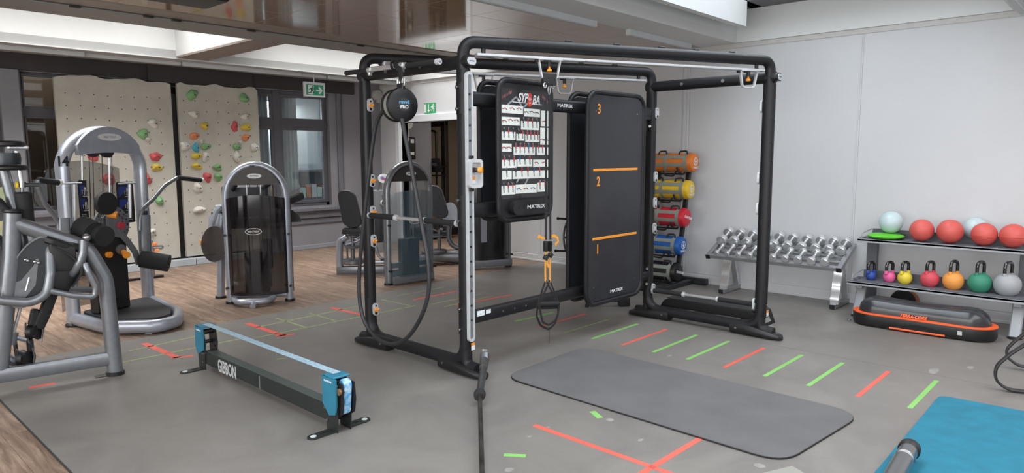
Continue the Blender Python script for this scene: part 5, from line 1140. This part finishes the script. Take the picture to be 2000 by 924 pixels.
# seated machines between the towers
def seated(Pl, ps, lab, mirror=False):
    q = Pl(*ps['pad']); t = thing('adductor_machine', lab, 'strength machine', (q.x, q.y, 0))
    n = Vector((Pl(700, 400)-Pl(690, 400))).normalized()
    tl_ = ps.get('tilt', .15); u = (n+Z_*0).normalized(); v = (Z_-u*tl_).normalized()
    b = MB(); R = []
    for k, f in enumerate((.0, .6, .9, 1, 1, .9, .6, 0)):
        pass
    o = Pl(*ps['pad']); w_, h = ps['pw'], ps['ph']; nrm = u.cross(v).normalized()
    sh = rr(w_, h, w_*.42, 6); sh = [(x*(1 if y < 0 else .93), y if y > 0 else max(y, -h/2)) for x, y in sh]
    b.rings([[o+u*x*.93+v*y*.95+nrm*-.045 for x, y in sh], [o+u*x+v*y+nrm*-.03 for x, y in sh], [o+u*x+v*y+nrm*.03 for x, y in sh], [o+u*x*.95+v*y*.97+nrm*.045 for x, y in sh]]); part('back_pad', b, ps['m'], t)
    for nm, r_, m, pts in ps['tubes']:
        b = MB(); b.tube(fillet([Pl(*p) for p in pts], .12, 5), r_, 12); part(nm, b, m, t)
    for nm, c_, s_, m in ps['boxes']:
        b = MB(); b.box(Pl(*c_), s_, Matrix.Rotation(math.atan2(n.y, n.x), 3, 'Z'), min(s_)*.35, 2); part(nm, b, m, t)
    for (px, py, r_, h_, m) in ps['discs']:
        b = MB(); b.lathe([(0, 0), (r_*.9, 0), (r_, .012), (r_, h_-.01), (r_*.85, h_), (0, h_)], Pl(px, py), Z_, 24); part('pivot_disc', b, m, t)
    return t
PL1 = lambda px, py: VP(px, py, (5.15, 8.1), (6.0, 7.35))
seated(PL1, dict(pad=(683, 408), pw=.26, ph=.52, m=VINYLB, tilt=.18, tubes=[
    ('curved_frame', .05, MSILL, [(664, 530), (663, 495), (664, 470), (678, 462)]), ('seat_tube', .026, MSILL, [(675, 478), (700, 470), (712, 458)]), ('handle_tube', .022, MSILL, [(690, 465), (735, 478), (738, 500), (760, 512)]),
    ('centre_post', .03, MSIL, [(689, 515), (689, 460)]), ('link_rod', .013, MSIL, [(679, 512), (678, 485), (672, 474)]), ('grip', .02, BLACKP, [(668, 454), (676, 456)]), ('base_tube', .04, MSIL, [(668, 524), (700, 530), (762, 540)]), ('pad_post', .02, MSIL, [(686, 452), (686, 440)])],
    boxes=[('seat_pad', (697, 450), (.36, .3, .07), VINYLB), ('knee_pad', (742, 445), (.12, .3, .38), VINYLB), ('pad_plate', (756, 450), (.1, .05, .4), MSIL), ('base_beam', (712, 528), (.75, .12, .13), MSIL), ('pedal', (745, 512), (.2, .1, .05), MSILL), ('pedal', (752, 507), (.12, .05, .04), BLACKP), ('clamp', (669, 471), (.06, .08, .07), BLACKP)],
    discs=[(690, 484, .12, .03, MSIL), (690, 515, .15, .07, MSIL), (690, 462, .09, .03, MSIL)]), 'grey and black seated leg machine with a tall black back pad beside the wipes dispenser')
PL2 = lambda px, py: VP(px, py, (6.2, 8.2), (7.1, 7.3))
am2 = seated(PL2, dict(pad=(853, 394), pw=.27, ph=.5, m=VINYLG, tilt=.25, tubes=[
    ('curved_frame', .04, MSIL, [(877, 440), (876, 465), (884, 480), (905, 486)]), ('centre_post', .028, MSIL, [(858, 490), (858, 448)]), ('handle_tube', .02, MSIL, [(838, 445), (858, 452), (875, 452)]), ('base_tube', .04, MSIL, [(838, 505), (900, 510)])],
    boxes=[('seat_pad', (858, 436), (.32, .26, .05), VINYLB), ('base_beam', (872, 503), (.8, .14, .12), MSIL), ('rear_block', (885, 494), (.4, .1, .1), MSIL), ('knob_block', (862, 455), (.04, .04, .08), BLACKP)],
    discs=[(856, 462, .14, .03, MSIL), (848, 494, .2, .05, MSIL), (862, 449, .03, .03, WHITEP)]), 'grey seated leg machine with a slanted charcoal back pad behind the clear-shrouded machine')
PLh = PL2; q = PL2(879, 415)
b = MB(); b.prism([(-.11, -.2), (.11, -.2), (.11, .03)]+[(.11*math.cos(a), .03+.12*math.sin(a)) for a in [PI*k/8 for k in range(1, 8)]]+[(-.11, .03)], q, Vector((.7, -.7, 0)), Z_, .03)
part('guard_plate', b, MSILL, am2)
# small orange-knobbed stand by the climbing wall
PLs = lambda px, py: VP(px, py, (2.3, 9.6), (4.2, 9.6))
q = PLs(298, 508); t = thing('measuring_stand', 'small stand with orange knobs and a white slatted foot in front of the climbing wall', 'stand', (q.x, q.y, 0))
b = MB(); b.tube([(q.x, q.y, .02), PLs(296, 470)], .02, 8); part('post', b, MSIL, t)
b = MB(); b.b2((q.x-.5, q.y-.03, 0), (q.x+.12, q.y+.03, .03), .004); part('base', b, BLACKP, t)
b = MB(); b.tube(fillet([PLs(280, 483), PLs(318, 480), PLs(318, 485), PLs(280, 488)], .05, 5), .012, 8); part('arm_loop', b, MSIL, t)
b = MB(); b.box(PLs(301, 477), (.07, .05, .04), None, .012, 2); b.box(PLs(306, 489), (.06, .05, .04), None, .012, 2); b.box(PLs(290, 490), (.06, .05, .04), None, .012, 2); part('orange_grip', b, mat('orange_grip', '#e08646', .5), t)
for k in range(4): b = MB(); q2 = PLs(285+k*8, 497); b.box(q2, (.045, .3, .02), None, .005); part('slat', b, WHITEP, t)
# ------------------------------------------------ tower 14 (multi-hip) with its platform
PA, PB = (1.88, 7.42), (2.67, 7.76)
loc, rz, wd = facing((*PA, 0), (*PB, 0))
t = thing('multi_hip_machine', 'tall silver strength machine number 14 with round platform and standing handles', 'strength machine', loc, rz)
M = WM[t]; T = lambda px, py: VP(px, py, PA, PB); ux3 = M.to_3x3() @ X_; uy3 = M.to_3x3() @ Y_
H = 1.88; hw = wd/2
def P(x, y, z): return M @ Vector((x, y, z))
arch = [P(-hw, 0, .02), P(-hw, 0, 1.45)]+[P(-hw*math.cos(a)*1.02, 0, 1.45+.4*math.sin(a)) for a in [PI*k/18 for k in range(1, 18)]]+[P(hw, 0, 1.45), P(hw, 0, .02)]
b = MB(); b.tube(arch, .05, 16, rb=.075, up=uy3, taper=[1]*len(arch)); fr = part('arch_frame', b, MSILL, t)
b = MB(); pts = [(-hw*.99*math.cos(a), 1.45+.44*math.sin(a)) for a in [PI*k/20 for k in range(21)] if math.sin(a) > .5]; low = [(x*.97, 1.60+.04*(1-(x/hw)**2)) for x, z in pts][::-1]
b.prism((pts+low)[::-1], P(0, -.06, 0), ux3, Z_, .05); hd = part('hood', b, MSILL, t)
b = MB(); b.prism(ell(.13, .036, 28), P(.0, -.112, 1.79), ux3, Z_, .004); lg = part('logo_badge', b, WHITEP, hd)
b = MB(); b.text('MATRIX', .03, P(0, -.118, 1.79), ux3, Z_, .0008, .0006, wide=1.3); part('lettering', b, mat('pale_print', '#a9aeb4', .5), lg)
c = T(122, 316); vd = Vector((c.x, c.y, 0)).normalized(); b = MB(); b.text('14', .125, c-vd*.088, Vector((vd.y, -vd.x, 0)), Z_, .001, .0045, wide=.8); part('number_sticker', b, mat('number_black', '#0c0c0d', .8), fr)
b = MB(); R = []
for k in range(15):
    s_ = -1+2*k/14; x = hw*.86*s_; y = .22+.1*(1-s_*s_); R.append([P(x, y, .1), P(x, y, 1.48+.08*(1-s_*s_)), P(x, y+.006, 1.48+.08*(1-s_*s_)), P(x, y+.006, .1)])
b.rings(R); part('rear_shroud', b, mat('grey_clear_shroud', '#55524c', .1, alpha=.42, coat=.4), t)
for px in (160, 213): b = MB(); b.tube([T(px, 300), T(px+2, 440)], .012, 8); part('guide_rod', b, CHROME, t)
for px in (174, 181, 199, 218): b = MB(); b.tube([T(px, 305), T(px+4, 440)], .004, 6); part('cable', b, BLACKP, t)
for px, r_ in ((178, .07), (205, .075)):
    b = MB(); c = T(px, 293)-uy3*.02; axd = (uy3+ux3*(.9 if px < 190 else .1)).normalized(); b.lathe([(0, -.02), (r_*.8, -.02), (r_, -.015), (r_, .015), (r_*.8, .02), (0, .02)], c, axd, 22); part('pulley', b, BLACKP, t)
for (px0, px1) in ((151, 167), (226, 258)):
    a_, c_ = T(px0, 362), T(px1, 428); b = MB(); ux_w = (T(px1, 395)-T(px0, 395)).length; c = T((px0+px1)/2, 395)
    b.prism(rr(ux_w, .42, .015, 3), c-uy3*.02, ux3, Z_, .01); pc2 = part('placard', b, mat('placard_black', '#1b1d22', .4), t)
    b = MB()
    for dz in (.1, -.03): b.prism([(-ux_w*.42, -.05), (-ux_w*.42, .06), (ux_w*.25, .06)], c-uy3*.031+Z_*dz, ux3, Z_, .001)
    part('blue_print', b, mat('placard_blue', '#2a3f8f', .4), pc2)
    b = MB()
    for dz in (.1, -.04):
        b.prism(ell(.012, .014, 10, .02, .03), c-uy3*.0325+Z_*dz, ux3, Z_, .001)
        for (x0_, z0_, x1_, z1_) in ((.0, .01, .04, .014), (.01, -.03, .016, .01), (.024, -.03, .03, .01), (-.01, -.045, .045, -.04), (-.012, -.02, -.008, .02)): b.b2 if 0 else b.prism([(x0_, z0_), (x1_, z0_), (x1_, z1_), (x0_, z1_)], c-uy3*.0325+Z_*dz, ux3, Z_, .001)
    for k in range(6): b.prism([(-ux_w*.38, 0), (ux_w*(.2+.05*(k % 3)), 0), (ux_w*(.2+.05*(k % 3)), .004), (-ux_w*.38, .004)], c-uy3*.0325-Z_*(.12+k*.012), ux3, Z_, .001)
    part('white_diagram', b, LOGO, pc2)
# side grips: chrome uprights and bent handles
F = lambda px, py: VP(px, py, (1.75, 6.95), (2.8, 7.42))
for pts in ([(116, 457), (114, 432), (104, 418), (88, 398), (73, 364), (75, 352)], [(273, 450), (274, 425), (278, 408), (300, 388), (322, 362), (346, 347)]):
    b = MB(); b.tube(fillet([F(*p) for p in pts], .1, 4), .02, 12); part('bent_handle', b, MSIL, t)
for (a_, c_) in (((74, 351), (114, 357)), ((347, 347), (392, 352))):
    b = MB(); b.cyl(F(*a_), F(*c_), .025, n=14); gp = part('foam_grip', b, GRIP, t); e0, e1 = F(*a_), F(*c_); d = (e1-e0).normalized()
    b = MB(); b.cyl(e1, e1+d*.02, .03, n=16); part('grip_end', b, WHITEP, gp); b = MB(); b.cyl(e1+d*.02, e1+d*.022, .014, n=14); part('grip_badge', b, REDP, gp)
for px0 in (148, 256):
    b = MB(); b.tube([F(px0-2, 440 if px0 < 200 else 425), F(px0-3, 360)], .016, 10); part('chrome_post', b, CHROME, t); b = MB(); b.box(F(px0-8, 358), (.17, .05, .016), M.to_3x3(), .006); part('post_cap', b, MSILL, t)
for (x0, y0_, x1, y1_) in ((118, 425, 122, 640), (277, 420, 286, 594)):
    b = MB(); b.tube([F(x0+5, y0_), F(x0+7, 480 if x0 < 200 else 500)], .05, 12, rb=.05, ex=3); part('sleeve_post', b, MSIL, t)
# big indexed wheel, pads and adjustable arm
G = lambda px, py: VP(px, py, (1.8, 7.05), (2.75, 7.45)); gn = Vector((-.4, .92, 0)); gn = Vector((.39, -.92, 0)).normalized()
gu = Vector((.92, .39, 0)).normalized()
c = G(216, 441); b = MB(); b.annulus(ell(.19, .19, 36), ell(.145, .145, 36), c, gu, Z_, .02); b.annulus(ell(.12, .12, 30), ell(.03, .03, 30), c, gu, Z_, .014)
for a in (.5, 2.6, 4.7): b.box(c+gu*(.13*math.cos(a))+Z_*(.13*math.sin(a)), (.06, .012, .03), M.to_3x3())
wh = part('indexed_wheel', b, MSIL, t)
b = MB()
for k in range(20): a = 2*PI*k/20; b.cyl(c+gn*.021+gu*(.167*math.cos(a))+Z_*(.167*math.sin(a)), c+gn*.0225+gu*(.167*math.cos(a))+Z_*(.167*math.sin(a)), .008, n=8)
part('index_hole', b, BLACKP, wh, kind='stuff')
b = MB(); b.cyl(G(195, 397)+gn*.05, G(195, 397)+gn*.1, .105, n=28); part('round_pad', b, RUBBER, t)
b = MB(); b.prism([(-.06, .13), (.03, .13), (.09, -.02), (.12, -.1), (.05, -.16), (-.07, -.12)], G(214, 432)+gn*.03, gu, Z_, .02); part('pivot_plate', b, MSIL, t)
b = MB(); b.cyl(G(204, 417)+gn*.04, G(213, 420)+gn*.1, .034, n=16); part('pull_knob', b, ORANGE, t); b = MB(); b.cyl(G(206, 497)+gn*.02, G(206, 497)+gn*.06, .03, n=14); part('pull_knob', b, ORANGE, t); b = MB(); b.cyl(G(232, 491)+gn*.06, G(226, 497)+gn*.14, .022, .035, n=14); part('pull_knob', b, ORANGE, t)
b = MB(); b.cyl(G(227, 440)+gn*.05, G(227, 440)+gn*.08, .035, n=18); part('hub_knob', b, REDP, t)
b = MB(); b.tube([G(220, 445)+gn*.05, G(243, 473)+gn*.05, G(255, 492)+gn*.06, G(262, 515)+gn*.06], .032, 8, rb=.012, up=gn, ex=4); part('lever_arm', b, MSIL, t)
b = MB(); b.cyl(G(268, 505)+gn*.05, G(291, 512)+gn*.26, .085, n=24); part('roller_pad', b, GRIP, t)
b = MB(); b.lathe([(0, 0), (.05, 0), (.05, .02), (0, .02)], G(230, 487)+gn*.03, gn, 20); part('round_plate', b, MSIL, t)
b = MB(); b.box(G(215, 530)+gn*-.02, (.36, .1, .75), M.to_3x3(), .01); part('lower_panel', b, BLACKP, t)
b = MB(); b.tube([G(120, 565)+gn*.06, G(165, 565)+gn*.06, G(200, 572)+gn*.06], .028, 10); part('cross_tube', b, MSIL, t)
b = MB(); b.b2 and b.box(G(136, 455), (.2, .12, .1), Matrix.Rotation(.6, 3, 'Z'), .02, 2); b.cyl(G(128, 462), G(160, 452), .07, n=16); part('side_pad', b, BLACKP, t)
b = MB(); b.box(G(283, 450), (.03, .08, .4), M.to_3x3(), .004); part('toothed_column', b, mat('dark_rail', '#45474a', .4, .5), t)
for (px, py) in ((150, 626), (286, 590)): q = FL(px, py)
# platform
o_ = [FL(147, 612, .06), FL(166, 630, .06), FL(212, 646, .06), FL(296, 647, .06), FL(338, 624, .06), FL(334, 608, .06), FL(292, 594, .06)]
o_ = [(p.x, p.y, .055) for p in o_]
b = MB(); b.tube(fillet([(PA[0], PA[1], .07), (1.98, 6.80, .07), (2.30, 6.50, .07), (2.50, 6.58, .07), (2.63, 6.88, .07), (PB[0]+.03, PB[1]-.0, .07)], .14, 7), .05, 14, rb=.062, up=Z_); pf = part('platform_rim', b, MSILL, t)
b = MB(); pts = [(1.93, 7.38), (2.03, 6.83), (2.31, 6.57), (2.47, 6.64), (2.57, 6.9), (2.63, 7.68)]; P2 = fillet([(x, y, 0) for x, y in pts], .1, 5, closed=True)
b.rings([[(p.x, p.y, .075) for p in P2], [(p.x, p.y, .136) for p in P2]]); part('platform_mat', b, mat('ribbed_black_mat', '#26272b', .55, bump=.6, bscale=220, var=.12), t)
q = FL(293, 650, 0); b = MB(); b.box((q.x, q.y-.0, .028), (.075, .03, .055), Matrix.Rotation(.8, 3, 'Z') @ Matrix.Rotation(.4, 3, 'X'), .003); b.box((q.x-.01, q.y-.03, .006), (.07, .06, .008), Matrix.Rotation(.8, 3, 'Z'), .002); part('floor_bracket', b, MSILL, t)
for (x, y) in (PA, PB): b = MB(); b.lathe([(.075, 0), (.075, .02), (.06, .03)], (x, y, 0), Z_, 16); part('rubber_foot', b, BLACKP, t)
for (px, py) in ((145, 610), (283, 588)):
    for k in range(2): q = FL(px+k*6, py, .1); b = MB(); b.sph(q, .014, n=10, m=6); part('bolt', b, STEEL, t)
# ------------------------------------------------ cropped machine at the left edge
FA, FB = (1.63, 5.50), (.965, 5.63)
K = lambda px, py, dd=0.: VP(px, py, (FA[0]+dd*.2, FA[1]+dd), (FB[0]+dd*.2, FB[1]+dd))
t = thing('lever_machine', 'silver lever strength machine cropped by the left edge, with a dark cam disc', 'strength machine', (1.3, 5.55, 0))
fn = Vector((-.19, -.98, 0)); fu = Vector((.98, -.19, 0))
q = K(226, 738)
b = MB(); b.tube(fillet([(q.x, q.y, .025), K(214, 620), K(206, 545), K(168, 482), K(88, 456), K(28, 436)], .2, 9), .052, 18); part('main_arch', b, MSIL, t)
b = MB(); b.lathe([(.062, 0), (.062, .025), (.05, .03)], (q.x, q.y, 0), Z_, 20); part('rubber_foot', b, BLACKP, t)
b = MB(); b.tube([(q.x-.02, q.y, .13), (FB[0]-.5, FB[1]+.06, .13)], .035, 12, rb=.05, up=Z_, ex=4); part('base_beam', b, MSIL, t)
b = MB(); qb = K(207, 741); b.box((qb.x-.02, qb.y, .01), (.1, .035, .008), Matrix.Rotation(-.1, 3, 'Z'), .002); b.box((qb.x+.04, qb.y, .02), (.05, .035, .008), Matrix.Rotation(-.5, 3, 'Y'), .002); part('floor_bracket', b, STEEL, t)
b = MB(); b.tube([K(24, 416), K(22, 500), K(12, 600), K(0, 720)], .05, 14, rb=.055, ex=2.6); part('rear_post', b, MSIL, t)
b = MB(); b.cyl(K(24, 414), K(24, 409), .058, n=18); part('post_cap', b, BLACKP, t)
b = MB(); b.tube([K(3, 315, .1), K(44, 470, .1), K(60, 560, .1)], .034, 12); part('slanted_post', b, MSIL, t)
dc = K(63, 530, -.02); du = (fu*.9+Z_*.12).normalized(); dv = (Z_*.98+fu*.3).normalized()
b = MB(); b.prism(ell(.135, .25, 40), dc, du, dv, .018); cd = part('cam_disc', b, mat('dark_cam_steel', '#3f4346', .35, .55, var=.08), t)
b = MB(); b.annulus(ell(.14, .255, 40), ell(.13, .24, 40), dc+fn*-.004, du, dv, .03); part('disc_rim', b, MSIL, cd)
b = MB(); b.prism([(-.22, -.05), (-.05, .0), (.03, .1), (.04, .14), (.06, .14), (.03, -.04), (-.05, -.14), (-.2, -.17)], K(58, 545)+fn*.03, fu, Z_, .012); part('crescent_plate', b, MSIL, t)
for p in ((50, 506), (75, 512), (54, 508), (68, 510)): b = MB(); b.sph(K(*p)+fn*.04, .014, n=10, m=6); part('bolt', b, STEEL, t)
b = MB(); b.tube([K(57, 540)+fn*.045, K(50, 566)+fn*.045], .006, 8); part('slot_rod', b, CHROME, t)
b = MB(); R = []
for k in range(13):
    s_ = k/12; a = -.9+1.9*s_; c0 = K(118, 515)+fu*(.02+.1*math.sin(a)*.6)+Z_*(.14-.3*s_)+fu*(-.02+.1*math.sin(s_*PI))
    R.append([c0+fn*.1, c0-fn*.1, c0-fn*.1+fu*.012, c0+fn*.1+fu*.012])
b.rings(R); part('curved_cover', b, RUBBER, t)
b = MB(); b.tube(fillet([K(92, 466)+fn*.02, K(104, 470)+fn*.03, K(128, 478)+fn*.03, K(150, 480)+fn*.02], .05, 4), .045, 10, rb=.03, ex=3); b.box(K(122, 500), (.16, .14, .2), Matrix.Rotation(-.2, 3, 'Z'), .03, 2); b.box(K(118, 545), (.15, .1, .18), Matrix.Rotation(.5, 3, 'Y'), .03, 2); part('black_housing', b, BLACKP, t)
b = MB(); b.tube(fillet([K(-30, 580, -.1), K(5, 588, -.1), K(60, 592, -.1), K(92, 575, -.1), K(99, 535, -.08), K(98, 490, -.03), K(102, 455, .05)], .14, 7), .03, 14); part('handle_tube', b, MSIL, t)
b = MB(); b.tube(fillet([K(97, 568, -.1), K(140, 577, -.1), K(186, 580, -.1), K(187, 560, -.1), K(172, 530, -.1), K(166, 515, -.08)], .08, 6), .021, 12); part('handle_loop', b, MSIL, t)
b = MB(); b.tube(fillet([K(164, 468, -.08), K(163, 492, -.08), K(156, 515, -.08), K(145, 532, -.04), K(132, 545, .05)], .1, 6), .028, 14); part('pad_arm', b, MSIL, t)
b = MB(); b.sph(K(169, 464, -.1), .027, n=14, m=8); part('joint_cap', b, STEEL, t)
b = MB(); b.cyl(K(160, 444, .15), K(184, 455, .05), .085, .08, n=24); r1 = part('roller_pad', b, GRIP, t); b = MB(); b.cyl(K(187, 455, .12), K(205, 462, .03), .08, .075, n=24); part('roller_pad', b, GRIP, t)
b = MB(); b.tube([K(106, 560, .05), K(88, 610, .05), K(74, 640, .05)], .038, 10, rb=.03, ex=3); part('damper_arm', b, BLACKP, t)
for (px, py, r_) in ((67, 648, .055), (50, 700, .06)):
    c = K(px, py, .05); b = MB(); b.lathe([(0, -.03), (r_, -.03), (r_*.8, 0), (r_, .03), (0, .03)], c, (fu*.8+fn*.6).normalized(), 20); part('pulley', b, BLACKP, t)
    b = MB()
    for s_ in (-1, 1): b.tube(fillet([c+fu*(s_*.045)+Z_*.07, c+fu*(s_*.05), c+fu*(s_*.035)-Z_*.075], .04, 4), .006, 8, rb=.02, up=fn, ex=4)
    part('pulley_bracket', b, STEEL, t)
b = MB(); b.box(K(59, 675, .05), (.04, .03, .09), None, .006); b.box(K(66, 620, .05), (.05, .05, .12), Matrix.Rotation(.25, 3, 'Y'), .01); part('link_block', b, BLACKP, t)
b = MB(); b.tube([K(48, 575, .05), K(40, 600, .05), K(22, 668, .05)], .011, 10); part('guide_rod', b, CHROME, t)
b = MB(); b.cyl(K(27, 650, .05), K(22, 672, .05), .03, n=16); b.tube([K(27, 658, .05), K(52, 664, .05)], .018, 8); part('rod_clamp', b, MSIL, t)
b = MB(); b.tube([K(-10, 690, .1), K(40, 712, .1), K(65, 706, .1)], .035, 12); part('lower_tube', b, MSIL, t)
b = MB(); b.tube([K(62, 505, .12), K(95, 498, .12), K(106, 478, .12)], .025, 10); part('cross_shaft', b, MSIL, t)
b = MB(); b.tube([K(-10, 470, .1), K(2, 478, .1), K(8, 520, .1), K(-5, 560, .1)], .08, 12, rb=.05); part('dark_pad', b, VINYLB, t)
b = MB(); b.tube([K(-12, 395, .05), K(6, 412, .05), K(10, 430, .05)], .05, 12); part('dark_pad', b, VINYLB, t)
# upper left pulley head and weighted rod
c = K(8, 284, .1); b = MB(); b.lathe([(0, -.01), (.11, -.01), (.12, .0), (.12, .018), (.1, .03), (0, .03)], c, Z_, 26); part('top_disc', b, BLACKP, t)
b = MB(); b.lathe([(0, -.05), (.085, -.05), (.09, -.09), (.085, -.13), (0, -.13)], c, Z_, 24); part('head_drum', b, mat('dark_cam_steel', '#3f4346', .35, .55), t)
b = MB(); b.tube([c+Vector((.11*math.cos(a), .11*math.sin(a), -.15)) for a in [2*PI*k/28 for k in range(28)]], .018, 10, closed=True); part('head_ring', b, BLACKP, t)
b = MB(); b.box(K(34, 288, .1), (.12, .06, .03), None, .008); b.tube([K(24, 298, .1), K(30, 298, .1)], .012, 8); b.tube([K(32, 295, .1), K(43, 362, .1)], .016, 12); b.tube([K(34, 296, .1), K(40, 335, .1)], .007, 8); part('chrome_rod', b, CHROME, t)
b = MB(); b.cyl(K(43, 355, .1), K(43, 366, .1), .022, n=14); b.cyl(K(43, 366, .1), K(43, 378, .1), .012, n=10); part('rod_collar', b, STEEL, t)
b = MB(); b.lathe([(.04, -.0), (.055, -.01), (.056, -.22), (.045, -.235)], K(44, 375, .1), Z_, 22); part('black_weight', b, RUBBER, t)
b = MB(); b.cyl(K(30, 362, .1), K(36, 362, .1), .026, n=16); part('yellow_knob', b, YELP, t); b = MB(); b.tube([K(36, 361, .1), K(76, 361, .1)], .015, 10); part('cross_arm', b, mat('dark_cam_steel', '#3f4346', .35, .55), t)
# yellow-green banner behind the machine
q = VP(22, 440, (.9, 6.6), (1.6, 6.6)); b = MB(); A_ = [VP(*p, (.9, 6.6), (1.6, 6.6)) for p in ((-20, 375), (6, 365), (34, 520), (-20, 530))]
b.rings([[p for p in A_], [p+Vector((0, .02, 0)) for p in A_]]); 
so = single('paper_chart', b, mat('cream_chart', '#d9cf9d', .6, hex2='#a9c6a2', scale=4), 'cream and green chart board standing behind the cropped machine', 'board', (A_[1].x, 6.6, A_[2].z))
b = MB(); b.tube([(A_[3].x+.05, 6.63, 0), (A_[3].x+.08, 6.63, A_[3].z+.1)], .015, 8); b.tube([(A_[2].x-.05, 6.63, 0), (A_[2].x-.08, 6.63, A_[2].z+.1)], .015, 8); part('stand_leg', b, BLACKP, so)

# folded bench foot peeping out behind the step board
q = FL(1232, 603, 0); t = thing('folding_bench', 'folded bench foot with a grey tube lying behind the step board', 'bench', (q.x, q.y, 0))
e = Vector((-.25, .22, 0)).normalized(); c = Vector((q.x, q.y, 0))+Vector((.05, .12, 0))
b = MB(); b.box(c+Vector((0, 0, .05)), (.12, .07, .09), Matrix.Rotation(-.7, 3, 'Z'), .012, 2); part('end_foot', b, BLACKP, t)
b = MB(); b.tube([c+Vector((0, 0, .075)), c+e*.16+Vector((0, 0, .075))], .026, 10); part('joint_sleeve', b, BLACKP, t)
b = MB(); b.tube([c+e*.15+Vector((0, 0, .07)), c+e*.42+Vector((0, 0, .055))], .022, 10); part('tube', b, MSIL, t)
b = MB(); b.cyl(c+e*.4, c+e*.4+Vector((0, 0, .06)), .02, n=10); part('small_foot', b, BLACKP, t)
